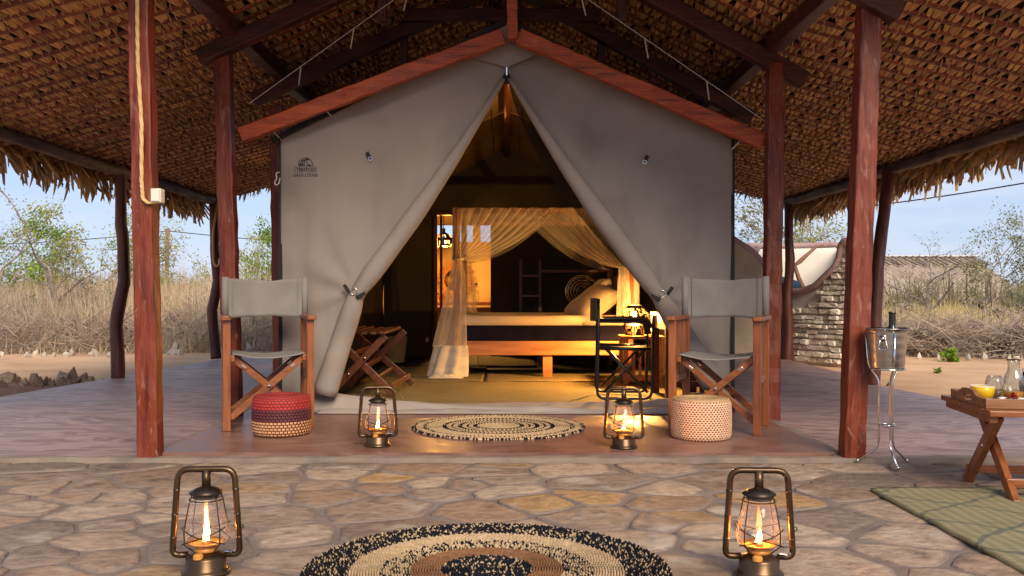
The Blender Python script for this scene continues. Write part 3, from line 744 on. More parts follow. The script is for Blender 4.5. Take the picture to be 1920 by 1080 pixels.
# back wall with the doorway into the bathroom
DX0, DX1, DZ = -.86, -.19, 1.74
bw = MB()
bw.add([(-TW, TB, .03), (DX0, TB, .03), (DX0, TB, DZ), (-TW, TB, DZ)], [(0,1,2,3)])
bw.add([(DX1, TB, .03), (TW, TB, .03), (TW, TB, DZ), (DX1, TB, DZ)], [(0,1,2,3)])
bw.add([(-TW, TB, DZ), (TW, TB, DZ), (TW + .06, TB, TE + .08), (0, TB, TR + .12), (-TW - .06, TB, TE + .08)], [(0,1,2,3,4)])
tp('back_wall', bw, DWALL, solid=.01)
tp('door_frame', MB().box((DX0 + .02, TB - .02, DZ/2), (.045, .06, DZ)).box((DX0 + .085, TB + .04, DZ/2), (.03, .04, DZ)).box(((DX0+DX1)/2, TB - .02, DZ), (DX1-DX0+.06, .06, .04)), WOODD, bevel=.004)
tp('groundsheet', MB().box((0, (TY+TB)/2 + .05, .042), (2*TW, TB - TY - .05, .012)), BLACK)
tp('wall_socket', MB().box(px(801, 637, TB - .02), (.035, .01, .05)), WHITEB)
tp('wall_socket', MB().box(px(786, 403, TB - .02), (.055, .01, .05)), BRONZED)
# crumpled canvas sill across the opening
def sill(u, v):
    X = -1.42 + 2.84*u; lift = .045 + .075*max(0, 1 - (u - .02)/.36) + .07*max(0, (u - .8)/.2)**.8
    a = PI * v
    wob = .012*fbm(X*3, v*2, 1) + .006*fbm(X*9, v*4)
    return (X, TY + .06 - (.12 + .03*math.sin(X*2.3))*math.cos(a) + wob, .037 + lift*math.sin(a)*(1 + .25*fbm(X*2.2, v*2.5)) + (.02*math.sin(v*PI*3 + X*1.7) if .1 < v < .9 else 0)*.6)
tp('canvas_sill', MB().grid(sill, 150, 22), CANVAS, smooth=True, solid=.004)
tp('sill_fold', MB().grid(lambda u, v: (-1.2 + 2.3*u, TY - .10 + .10*v + .01*fbm(u*9, v), .039 + .02*math.sin(PI*v)*(1 + .6*fbm(u*7, v*2)) ), 120, 8), CANVAS, smooth=True, solid=.003)

# printed logo on the left panel
INK = mat('dark_blue_print', [(.015, .014, .025), (.02, .019, .032)], rough=.8)
logo = empty('logo'); logo.parent = tent; logo.location = (0, 0, 0)
lc = px(573, 318, TY); 
def ink(name, mb):
    v = []
    for p in mb.v:
        X, z = lc.x + p[0], lc.z + p[1]; v.append((X, cy(X, z) - .0045, z))
    mb.v = v; return mb.build(name, INK, logo, world=True)
U = TY / F                       # one photograph pixel on the panel
def ring2(mb, outl, w):
    n = len(outl); vs_ = []
    cx_, cy_ = sum(p[0] for p in outl)/n, sum(p[1] for p in outl)/n
    for p in outl:
        d = math.hypot(p[0]-cx_, p[1]-cy_); k = (d - w)/d; vs_ += [p + (0,), (cx_ + (p[0]-cx_)*k, cy_ + (p[1]-cy_)*k, 0)]
    mb.add(vs_, [(2*i, 2*i+1, (2*i+3) % (2*n), (2*i+2) % (2*n)) for i in range(n)])
ink('emblem_frame', (lambda m: (ring2(m, [(p[0]*U, p[1]*U) for p in rrect(41, 11, 3.5, 4)], 1.1*U), m)[1])(MB()))
arc = MB(); vs_ = []
for i in range(25):
    a = R(-8 + 196*i/24)
    for r_ in (13.8, 12.7): vs_.append((r_*U*math.cos(a), (8.5 + r_*math.sin(a))*U, 0))
arc.add(vs_, [(2*i, 2*i+1, 2*i+3, 2*i+2) for i in range(24)])
ink('emblem_arc', arc)
tr_ = MB()                       # trees and hills inside the emblem
for x0, h_, w_ in ((-6, 9, 1.6), (-2.5, 10, 1.2), (3, 12, 1.0)):
    tr_.add([((x0-w_)*U, 6.5*U, 0), ((x0+w_)*U, 6.5*U, 0), ((x0+w_*.5)*U, (6.5+h_)*U, 0), ((x0-w_*.5)*U, (6.5+h_)*U, 0)], [(0,1,2,3)])
for x0, y0 in ((-4, 16.5), (3, 19)):
    for a in (20, 70, 120, 165, 200, -20):
        c_, s_ = math.cos(R(a)), math.sin(R(a)); L_ = 5.2
        tr_.add([(x0*U, y0*U, 0), ((x0 + L_*.6*c_ - .9*s_)*U, (y0 + L_*.6*s_*.7 + .9*c_)*U, 0), ((x0 + L_*c_)*U, (y0 + L_*s_*.7 - 1)*U, 0), ((x0 + L_*.6*c_ + .5*s_)*U, (y0 + L_*.6*s_*.7 - .6*c_)*U, 0)], [(0,1,2,3)])
tr_.add([(-12*U, 6.5*U, 0), (-8*U, 6.5*U, 0), (-8*U, 12*U, 0), (-11*U, 13*U, 0)], [(0,1,2,3)])
tr_.add([(4*U, 6.5*U, 0), (12*U, 6.5*U, 0), (9*U, 9*U, 0), (6*U, 10*U, 0)], [(0,1,2,3)])
ink('emblem_trees', tr_)
def lettering(s_, width, yc, hgt, bold=0.0):
    cu = bpy.data.curves.new('t', 'FONT'); cu.body = s_; cu.align_x = 'CENTER'; cu.align_y = 'CENTER'; cu.offset = bold; cu.resolution_u = 3
    ob = bpy.data.objects.new('t', cu); COL.objects.link(ob)
    me = bpy.data.meshes.new_from_object(ob.evaluated_get(bpy.context.evaluated_depsgraph_get()))
    mb = MB(); vv = [tuple(v.co) for v in me.vertices]
    xs = [v[0] for v in vv]; ys = [v[1] for v in vv]
    kx = width*U/(max(xs)-min(xs)); ky = hgt*U/(max(ys)-min(ys))
    mx_, my_ = (max(xs)+min(xs))/2, (max(ys)+min(ys))/2
    mb.add([((v[0]-mx_)*kx, (v[1]-my_)*ky + yc*U, 0) for v in vv], [tuple(p.vertices) for p in me.polygons])
    bpy.data.objects.remove(ob); bpy.data.curves.remove(cu); bpy.data.meshes.remove(me)
    return mb
ink('lettering', lettering('TENTCO', 35, 0, 7.2, .03))
ink('lettering', lettering('OASIS LODGE', 47, -10.5, 6, .005))

# ------------------------------------------------------------------ bathroom behind the tent
WARMW = mat('ochre_plaster', [(.42, .27, .12), (.5, .33, .16)], rough=.9, scale=4, bump=.2, bscale=10)
bath = thing('bathroom_annex', 'ochre plastered bathroom seen through the doorway behind the bed', 'building', (-.2, 12.4, .0))
def bp_(name, mb, m, **k): return mb.build(name, m, bath, world=True, **k)
BB = 13.3
bp_('floor', MB().box((-.2, 12.26, .02), (3.4, 2.1, .04)), MIDF)
bp_('back_wall', MB().box((-.2, BB + .06, .77), (3.4, .12, 1.5)), WARMW)
bp_('lintel', MB().box((-.2, BB + .06, 1.93), (3.4, .12, .34)), WARMW)
for x in (-1.86, -.42, 1.46): bp_('pier', MB().box((x, BB + .062, 1.64), (.1 if x > -1 and x < 1 else .12, .1, .26)), WARMW)
for x in (-1.9, 1.5): bp_('side_wall', MB().box((x, 12.3, 1.05), (.1, 2.1, 2.06)), WARMW)
bp_('ceiling', MB().box((-.2, 12.3, 2.12), (3.5, 2.2, .04)), WBACK)
van = thing('vanity_table', 'dark wooden vanity table in the bathroom behind the bed', 'table', (-.75, 13.0, .04))
MB().box((0, 0, .62), (1.25, .42, .045)).build('top', WOODD, van, bevel=.004)
for x in (-.57, .57):
    for y in (-.17, .17): MB().box((x, y, .3), (.05, .05, .6)).build('leg', WOODD, van)
for z in (.12, .36): MB().box((0, 0, z), (1.1, .36, .03)).build('shelf', WOODD, van)
mir = thing('reed_mirror', 'round mirror with a shaggy reed rim on the ochre bathroom wall', 'mirror', (-.72, 13.26, .98))
REED = mat('orange_reed', [(.3, .12, .03), (.42, .19, .06)], rough=.8, rnd=.3, island=True)
r2 = random.Random(5); fz = MB()
for i in range(420):
    a = r2.uniform(0, 2*PI); l_ = r2.uniform(.22, .34); d = Vector((math.cos(a), 0, math.sin(a))); q = Vector((-math.sin(a), 0, math.cos(a)))
    b0 = d*.15 + Vector((0, r2.uniform(-.02, .01), 0)); b1 = d*l_ + q*r2.uniform(-.07, .07) + Vector((0, r2.uniform(-.08, .02), 0))
    fz.add([b0 - q*.006, b0 + q*.006, b1], [(0, 1, 2)])
tag(fz.build('reed_rim', REED, mir), kind='stuff')
MB().lathe([(0, 0), (.155, 0), (.16, .012), (0, .013)], 28).xform(Matrix.Rotation(R(90), 4, 'X')).build('glass', CHROME, mir, smooth=True)
PUNCH = mat('dark_punched_metal', [(.03, .02, .012), (.07, .045, .025)], rough=.4, metal=.7)
pend = thing('pendant_lamp', 'dark pierced metal dome pendant lamp glowing in the bathroom', 'lamp', tuple(px(832, 462, 12.3)))
r2 = random.Random(8)
MB().lathe([(.15, 0), (.155, .03), (.145, .07), (.12, .11), (.08, .15), (.03, .18), (.012, .19)], 40, skip=lambda i, k: i in (0, 1, 3) and r2.random() < .4).build('dome', PUNCH, pend)
MB().tube([(0, 0, .18), (0, 0, .235)], .022, 10).build('cap', PUNCH, pend)
MB().tube([(0, 0, .23), (0, 0, .62)], .005, 6).build('cord', BLACK, pend)
MB().lathe([(.001, .0), (.03, .01), (.035, .04), (.02, .08), (.012, .1)], 14).build('bulb', GLASS, pend, smooth=True)
def point(parent, loc, power, col, r_=.03):
    d = bpy.data.lights.new('glow', 'POINT'); d.energy = power; d.color = col; d.shadow_soft_size = r_
    o = bpy.data.objects.new('glow', d); COL.objects.link(o); o.parent = parent; o.location = loc; return o
point(pend, (0, 0, .04), 60, (1, .50, .12), .05)
BOTG = glassy('amber_glass', (.9, .6, .25), .15)
for i, (x, y, h_, lb) in enumerate(((822, 567, .12, 'small dark-capped bottle on the bathroom vanity, left of its pair'), (830, 567, .10, 'small dark-capped bottle on the bathroom vanity, right of its pair'), (893, 567, .26, 'tall clear bottle on the bathroom vanity beside the net'))):
    p = px(x, y, 12.95); p.z = .683
    t = thing('bottle', lb, 'bottle', tuple(p))
    r_ = .03 if i < 2 else .042
    MB().lathe([(.001, 0), (r_, .002), (r_, h_*.55), (r_*.4, h_*.72), (r_*.38, h_*.9), (.001, h_*.9)], 16).build('body', BOTG if i < 2 else GLASSC, t, smooth=True)
    MB().lathe([(.001, h_*.88), (r_*.45, h_*.88), (r_*.45, h_), (.001, h_)], 12).build('cap', BLACK if i < 2 else BRONZED, t)

# ------------------------------------------------------------------ tent interior
def weave_mat(name, c1, c2, sx, sy):
    m = mat(name, [c1, c2], rough=.8, scale=2.2, bump=0)
    nt, b = nodes_of(m); l = nt.links.new
    tc = nt.nodes.new('ShaderNodeTexCoord'); wv = nt.nodes.new('ShaderNodeTexWave'); wv.bands_direction = 'Y'
    mp = nt.nodes.new('ShaderNodeMapping'); l(tc.outputs['Object'], mp.inputs[0]); mp.inputs['Scale'].default_value = (1, 1, 1)
    wv.inputs['Scale'].default_value = sy; wv.inputs['Distortion'].default_value = 2.2; wv.inputs['Detail'].default_value = 1.5; wv.inputs['Detail Scale'].default_value = .8
    l(mp.outputs[0], wv.inputs[0])
    w2 = nt.nodes.new('ShaderNodeTexWave'); w2.bands_direction = 'DIAGONAL'; w2.inputs['Scale'].default_value = sx; w2.inputs['Distortion'].default_value = .5; l(mp.outputs[0], w2.inputs[0])
    mu = nt.nodes.new('ShaderNodeMath'); mu.operation = 'MULTIPLY'; l(wv.outputs['Fac'], mu.inputs[0]); l(w2.outputs['Fac'], mu.inputs[1])
    bp = nt.nodes.new('ShaderNodeBump'); bp.inputs['Strength'].default_value = .9; bp.inputs['Distance'].default_value = .012
    l(mu.outputs[0], bp.inputs['Height']); l(bp.outputs[0], b.inputs['Normal'])
    src = b.inputs['Base Color'].links[0].from_socket
    mx = nt.nodes.new('ShaderNodeMixRGB'); mx.blend_type = 'MULTIPLY'; mx.inputs[0].default_value = .75
    rp = nt.nodes.new('ShaderNodeValToRGB'); rp.color_ramp.elements[0].color = (.3, .3, .26, 1); rp.color_ramp.elements[1].position = .5; l(mu.outputs[0], rp.inputs[0])
    l(src, mx.inputs[1]); l(rp.outputs[0], mx.inputs[2]); l(mx.outputs[0], b.inputs['Base Color'])
    return m
FMAT = weave_mat('olive_woven_mat', (.24, .185, .075), (.33, .26, .115), 22, 9)
for i, (x0, x1, y0, y1, lb) in enumerate(((-1.2, 1.35, 6.28, 7.95, 'olive woven floor mat just inside the tent opening'), (-1.25, -.2, 7.96, 9.6, 'olive woven floor mat behind the luggage rack'),
                                          (-.19, 1.35, 7.97, 9.1, 'olive woven floor mat under the bed'), (-.9, .3, 9.6, 11.0, 'olive woven floor mat at the bathroom doorway'))):
    zz = .056 + .003*i
    tag(MB().grid(lambda u, v: (x0 + (x1-x0)*u, y0 + (y1-y0)*v, zz + .006*fbm(u*6, v*6, i)), 40, 30).build('woven_mat', FMAT, smooth=True, solid=.006), lb, 'mat')

BX0, BX1, BY0, BY1 = -.44, 1.07, 8.36, 9.80
bed = thing('canopy_bed', 'wooden four-poster bed with cream sheet and navy mattress in the tent', 'bed', (.4, 9.0, .055))
def be(name, mb, m, **k): return mb.build(name, m, bed, world=True, **k)
for (x, y) in ((BX0, BY0), (BX1, BY0), (BX0, BY1), (BX1, BY1)):
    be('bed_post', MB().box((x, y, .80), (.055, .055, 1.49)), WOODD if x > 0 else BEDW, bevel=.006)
for (x, y) in ((.36, BY0 + .04), (.36, BY1 - .04)): be('leg', MB().box((x, y, .16), (.085, .05, .21)), BEDW, bevel=.005)
be('side_rail', MB().box(((BX0+BX1)/2, BY0, .318), (BX1-BX0-.06, .035, .125)), BEDW, bevel=.006)
be('side_rail', MB().box(((BX0+BX1)/2, BY1, .318), (BX1-BX0-.06, .035, .125)), BEDW, bevel=.006)
be('end_rail', MB().box((BX0, (BY0+BY1)/2, .318), (.035, BY1-BY0-.06, .125)), BEDW, bevel=.006)
be('headboard', MB().box((BX1 + .03, (BY0+BY1)/2, .62), (.04, BY1-BY0-.06, .7)), WOODD, bevel=.006)
be('slat_base', MB().box(((BX0+BX1)/2, (BY0+BY1)/2, .30), (BX1-BX0-.1, BY1-BY0-.06, .03)), WOODD)
for y in (BY0, BY1): be('canopy_rail', MB().box(((BX0+BX1)/2, y, 1.525), (BX1-BX0, .04, .045)), BEDW, bevel=.004)
for x in (BX0, BX1, .33): be('canopy_rail', MB().box((x, (BY0+BY1)/2, 1.523), (.04, BY1-BY0-.05, .04)), BEDW, bevel=.004)
NAVY = mat('navy_mattress_fabric', [(.007, .006, .017), (.012, .011, .026)], rough=.95, scale=9, bump=.2, spec=.05)
SHEET = mat('cream_cotton', [(.55, .45, .33), (.63, .53, .40)], rough=.85, scale=4, bump=.35, bscale=7, bdist=.015, spec=.15)
be('mattress', MB().box(((BX0+BX1)/2, (BY0+BY1)/2, .445), (BX1-BX0-.05, BY1-BY0-.05, .14)), NAVY, bevel=.025)
be('sheet', MB().box(((BX0+BX1)/2, (BY0+BY1)/2, .558), (BX1-BX0-.045, BY1-BY0-.045, .092)), SHEET, bevel=.03)
def pillow(name, lb, c, d, rot, m=SHEET):
    t = thing(name, lb, 'pillow', c)
    b_ = MB()
    for sgn in (1, -1):
        def pf(u, v):
            a, b = 2*u-1, 2*v-1; h_ = (1-abs(a)**2.6)**.45 * (1-abs(b)**2.6)**.45
            pn = 1 - .1*(1-abs(a))*abs(b) - .0
            return Euler(rot).to_matrix() @ Vector((a*d[0]/2*(1-.07*(1-b*b)), b*d[1]/2*(1-.07*(1-a*a)), sgn*h_*d[2]/2*(1+.12*fbm(u*3, v*3, sgn))))
        b_.grid(pf, 18, 18)
    b_.build('cushion', m, t, smooth=True)
    return t
pillow('pillow', 'large cream pillow leaning at the head of the bed', (.86, 8.95, .78), (.36, .62, .17), (0, R(-62), 0))
pillow('pillow', 'cream pillow lying in front of the leaning one on the bed', (.78, 8.66, .71), (.46, .56, .2), (R(12), R(-38), R(8)))
pillow('pillow', 'cream pillow at the back corner of the bed head', (.88, 9.4, .76), (.36, .6, .16), (0, R(-60), 0))

# mosquito net: pleats swept from the canopy rail to the posts, bundles falling to the floor
NET = sheer('cream_mosquito_net', (.92, .88, .81), .27)
HEM = mat('cream_net_hem', [(.66, .6, .5), (.74, .68, .58)], rough=.85, scale=9, trans=.3)
net = thing('mosquito_net', 'sheer cream mosquito net draped from the bed canopy and tied at its posts', 'mosquito net', (.3, 9.0, .06))
def sweep(top0, top1, G, ybase, sag, nf, wd=.06):
    def fn(u, v):
        x = top0 + (top1 - top0)*u; T = Vector((x, ybase, 1.545)); g = Vector((G[0] + (u-.5)*wd, ybase - .03, G[1] + (u - .5)*-.02))
        k = Vector((T.x*.45 + g.x*.55, ybase, min(T.z, g.z) + (T.z - g.z)*(.5 - sag*u)))
        p = T*(1-v)**2 + k*2*v*(1-v) + g*v*v
        p.y += -.035 + .03*math.sin(u*nf*2*PI)*(1 - .6*v) * min(1, v*3 + .25) + .012*fbm(u*30, v*2)
        p.z += .006*math.sin(u*nf*2*PI + 1)
        return p
    return MB().grid(fn, nf*8, 26)
def bundle(G, foot, ybase, w0, w1, z1, nf, seed):
    def fn(u, v):
        z = G[1] + (z1 - G[1])*v; w = w0 + (w1-w0)*v**.8; cx_ = G[0] + (foot - G[0])*v**1.2
        a = 2*PI*u
        r_ = 1 + .22*math.sin(a*nf + seed + v*1.3)
        return (cx_ + math.cos(a)*w/2*r_, ybase - .04 + math.sin(a)*w*.3*r_ + .01*fbm(u*9, v*5, seed), z)
    return MB().grid(fn, nf*10, 30, wrap=True)
def nt_(name, mb, m=NET, **k): return mb.build(name, m, net, world=True, smooth=True, **k)
nt_('curtain', sweep(-.46, .47, (-.42, 1.10), BY0, .5, 11))
nt_('curtain', sweep(1.16, .14, (1.02, 1.03), BY0, .5, 11))
nt_('curtain', sweep(-.46, .42, (-.42, 1.12), BY1, .5, 8))
nt_('curtain', sweep(1.12, .2, (1.02, 1.05), BY1, .5, 8))
nt_('valance', MB().grid(lambda u, v: (-.47 + 1.6*u, BY0 - .03 + .008*math.sin(u*70), 1.55 - .13*v - .03*math.sin(u*PI)*v), 160, 4))
nt_('canopy_top', MB().grid(lambda u, v: (-.47 + 1.6*u, BY0 - .02 + (BY1-BY0+.04)*v, 1.552 - .04*math.sin(PI*u)*math.sin(PI*v) + .005*math.sin(u*60)), 80, 10))
nt_('side_curtain', MB().grid(lambda u, v: (-.475 + .012*math.sin(u*50), BY0 + (BY1-BY0)*u*(1 - .8*v**2), 1.55 - .45*v), 60, 10))
nt_('bundle', bundle((-.42, 1.10), -.50, BY0 - .02, .06, .25, .33, 6, 1))
hm = nt_('hem', bundle((-.487, .345), -.52, BY0 - .025, .24, .31, .075, 6, 1.4), HEM)
nt_('hem_trail', MB().grid(lambda u, v: (-.66 + .26*u + .03*math.sin(v*7), BY0 - .12 - .1*v, .07 + .035*math.sin(PI*v)*math.sin(PI*u)*(1 + fbm(u*4, v*4)) ), 20, 14), HEM, solid=.004)
nt_('tie', MB().tube([(-.42 + .04*math.cos(a), BY0 - .05 + .04*math.sin(a), 1.10) for a in np.linspace(0, 2*PI, 14)[:-1]], .012, 6, closed=True), HEM)
nt_('bundle', bundle((-.40, 1.12), -.38, BY1, .06, .22, .07, 5, 2))
nt_('bundle', bundle((1.02, 1.03), 1.03, BY0 - .02, .07, .12, .6, 5, 3))
nt_('head_curtain', MB().grid(lambda u, v: (1.13 + .02*math.sin(u*60 + v), 8.2 + 1.5*u*(1-.3*v), 1.5 - 1.05*v), 90, 14))

# luggage rack
rack = thing('luggage_rack', 'folded-open slatted dark wooden luggage rack inside the tent', 'luggage rack', (-1.0, 7.15, .057))
def lr(name, mb, m=WOODD, **k): return mb.build(name, m, rack, world=True, bevel=.003, **k)
for y, f in ((6.72, 0), (7.55, 1)):
    lr('leg', MB().bar((-1.26, y, .075), (-.86 + .05*f, y, .50), .028, .05))
    lr('leg', MB().bar((-.80 + .05*f, y + .045, .075), (-1.24, y + .045, .50), .028, .05))
for i in range(7):
    x = -1.28 + .065*i; lr('slat', MB().box((x + .02*(i > 3), 7.14, .525 + .004*math.sin(i)), (.042, .98, .02)))
for i in range(3):
    t = .28 + .2*i; x = -.80 + (-1.24+.80)*t; z = .075 + .425*t
    lr('cross_slat', MB().bar((x, 6.74, z), (x, 7.6, z), .02, .045, up=(.6, 0, .8)))
lr('stretcher', MB().bar((-.82, 6.74, .14), (-.78, 7.6, .14), .022, .04))
for y in (6.70,):
    for x, z in ((-1.115, .23), (-1.0, .345)):
        lr('bolt', MB().lathe([(0, 0), (.009, 0), (.007, .006), (0, .007)], 10, ).xform(Matrix.Translation((x, y - .012, z)) @ Matrix.Rotation(R(90), 4, 'X')), CHROME)
BASK = mat('straw_basket', [(.46, .33, .16), (.6, .45, .24)], rough=.85, scale=20, bump=.6, bscale=70, bdist=.01)
bk = thing('straw_basket', 'tapered straw basket against the dark tent wall', 'basket', (-1.2, 10.2, .06))
bb = MB()
for i in range(12):
    z = .012 + i*.023; r_ = .092 + .028*i/11
    bb.tube([(r_*math.cos(a), r_*math.sin(a), z) for a in np.linspace(0, 2*PI, 30)[:-1]], .0135, 6, closed=True)
bb.build('coils', BASK, bk, smooth=True)
MB().lathe([(.001, .008), (.09, .008)], 24).build('bottom', BASK, bk)

# clothes rack and shelves at the back wall
shelf = thing('clothes_rack', 'dark wooden shelf ladder with hanging rail behind the bed', 'clothes rack', (.5, 10.9, .055))
def sf(name, mb, m=WOODD, **k): return mb.build(name, m, shelf, world=True, bevel=.003, **k)
for x in (.16, .38): 
    for y in (10.8, 11.08): sf('upright', MB().box((x, y, .62), (.035, .035, 1.13)))
sf('upright', MB().box((1.17, 10.94, .55), (.04, .04, 1.0)))
for z in (.28, .5, .77, 1.0): sf('shelf', MB().box((.27, 10.94, z), (.2, .26, .025)), WOODX)
sf('hanging_rail', MB().box((.77, 10.94, 1.055), (.78, .06, .035)), WOODX)
sf('rod', MB().tube([(.4, 10.94, .96), (1.16, 10.94, .96)], .014, 8))
for i in range(5):
    x = 1.0 + .035*i
    h = thing('coat_hanger', 'wooden coat hanger on the rail behind the bed', 'coat hanger', (x, 10.94, .96), R(rng.uniform(-15, 15)), 'coat hangers on the rail')
    MB().tube(fillet([(0, -.2, -.2), (0, 0, -.09), (0, .2, -.2)], .08), .011, 7).build('arms', WOODX, h, smooth=True)
    MB().tube(fillet([(0, 0, -.09), (0, 0, -.03), (0, .022, -.008), (0, .012, .018), (0, -.012, .018), (0, -.02, .0)], .014), .003, 6).build('hook', CHROME, h)
fan = thing('pedestal_fan', 'dark wire-caged fan standing behind the bed pillows', 'fan', (.80, 10.2, .055))
MB().lathe([(.001, 0), (.17, 0), (.17, .02), (.03, .035), (.001, .035)], 24).build('base', BRONZED, fan)
MB().tube([(0, 0, .03), (0, 0, .74)], .014, 10).build('pole', BRONZED, fan)
cg = MB(); hc = Vector((0, -.09, .765))
for r_, dy in ((.17, 0), (.15, -.035), (.12, -.05), (.09, -.056), (.06, -.06), (.17, .05)):
    cg.tube([hc + Vector((r_*math.cos(a), dy, r_*math.sin(a))) for a in np.linspace(0, 2*PI, 33)[:-1]], .003, 5, closed=True)
for k in range(20):
    a = 2*PI*k/20; d = Vector((math.cos(a), 0, math.sin(a)))
    cg.tube([hc + d*.04 + Vector((0, -.06, 0)), hc + d*.12 + Vector((0, -.05, 0)), hc + d*.17], .002, 4)
cg.build('cage', CHROME, fan)
for k in range(4):
    a = k*PI/2 + .4
    def bl(u, v): 
        aa = a + (u-.5)*1.0; r_ = .03 + .115*v
        return hc + Vector((r_*math.cos(aa), .02*(u-.5)*2, r_*math.sin(aa)))
    MB().grid(bl, 5, 5).build('blade', BRONZED, fan, smooth=True)
MB().lathe([(.001, 0), (.045, .005), (.045, .1), (.001, .11)], 16, ).xform(Matrix.Translation(hc) @ Matrix.Rotation(R(-90), 4, 'X')).build('motor', BRONZED, fan)

# bedside table, lamp, desk, camp chair
bs = thing('bedside_table', 'wooden bedside table with slatted sides under the glowing lamp', 'table', (1.10, 7.80, .057))
MB().box((0, 0, .385), (.34, .34, .025)).build('top', BEDW, bs, bevel=.004)
for x in (-.14, .14):
    for y in (-.14, .14): MB().box((x, y, .187), (.04, .04, .372)).build('leg', BEDW, bs, bevel=.003)
for i in range(4): MB().box((-.075 + .05*i, -.145, .17), (.022, .012, .25)).build('slat', BEDW, bs)
for z in (.06, .3): MB().box((0, -.145, z), (.24, .016, .04)).build('rail', BEDW, bs)
MB().box((.0, 0, .05), (.27, .27, .02)).build('shelf', BEDW, bs)
lamp = thing('table_lamp', 'pierced metal table lamp glowing on the bedside table', 'lamp', (1.04, 7.72, .457))
r2 = random.Random(21)
MB().lathe([(.075, 0), (.08, .012), (.08, .035), (.076, .058), (.07, .085), (.03, .1)], 56, skip=lambda i, k: 0 < i < 4 and r2.random() < .45).build('base', PUNCH, lamp)
MB().tube([(0, 0, .09), (0, 0, .13)], .018, 10).build('stem', PUNCH, lamp)
prof = [(.15, .125), (.146, .133)] + [(.15 - .085*i/9, .133 + .1*i/9) for i in range(1, 9)] + [(.062, .236), (.058, .246)]
MB().lathe(prof, 64, skip=lambda i, k: 0 < i < len(prof) - 3 and r2.random() < .45).build('shade', PUNCH, lamp)
MB().lathe([(.001, .13), (.022, .14), (.03, .165), (.022, .19), (.001, .2)], 14).build('bulb', GLASS, lamp, smooth=True)
point(lamp, (0, 0, .165), 80, (1, .48, .11), .022)
point(lamp, (0, 0, .05), 3.0, (1, .50, .12), .02)
desk = thing('writing_desk', 'dark wooden desk against the right wall of the tent', 'desk', (1.255, 6.82, .057))
MB().box((0, 0, .595), (.34, .7, .03)).build('top', WOODD, desk, bevel=.004)
for x in (-.14, .14):
    for y in (-.31, .31): MB().box((x, y, .29), (.055, .055, .58)).build('leg', WOODD, desk, bevel=.004)
MB().box((-.14, 0, .535), (.025, .56, .09)).build('apron', WOODD, desk)
MB().box((0, -.31, .535), (.22, .025, .09)).build('apron', WOODD, desk)
MB().box((0, -.31, .12), (.22, .025, .04)).build('stretcher', WOODD, desk)

BLKM = mat('black_tube_metal', [(.012, .012, .013), (.02, .02, .022)], rough=.35, metal=.3, spec=.5)
DGREEN = mat('dark_green_sling', [(.025, .034, .03), (.04, .05, .045)], rough=.75, scale=20, bump=.2)
cc = thing('camp_chair', 'black tubular folding camp chair facing the desk', 'chair', (.83, 6.72, .062), R(-4))
for y in (-.24, .22):
    P = fillet([(-.185, y, .70), (-.185, y, .40), (-.195, y, .02), (.175, y, .02), (.185, y, .54), (-.18, y, .545)], .055)
    MB().tube(P, .0095, 9).build('side_frame', BLKM, cc, smooth=True)
    MB().tube([(-.14, y*.93, .36), (.15, y*.93, .06)], .009, 8).build('brace', BLKM, cc, smooth=True)
    MB().tube([(.14, y*.93, .36), (-.15, y*.93, .06)], .009, 8).build('brace', BLKM, cc, smooth=True)
    MB().tube([(-.17, y*.97, .365), (.17, y*.97, .355)], .011, 8).build('seat_rail', BLKM, cc, smooth=True)
    MB().box((.0, y, .565), (.3, .03, .012)).build('armrest', BLKM, cc, bevel=.005)
MB().grid(lambda u, v: (-.17 + .34*u, -.235 + .45*v, .36 - .02*math.sin(PI*v)), 8, 10).build('seat', DGREEN, cc, smooth=True, solid=.008)
MB().grid(lambda u, v: (-.2 - .035*math.sin(PI*u), -.25 + .48*u, .545 + .16*v), 12, 6).build('backrest', DGREEN, cc, smooth=True, solid=.008)

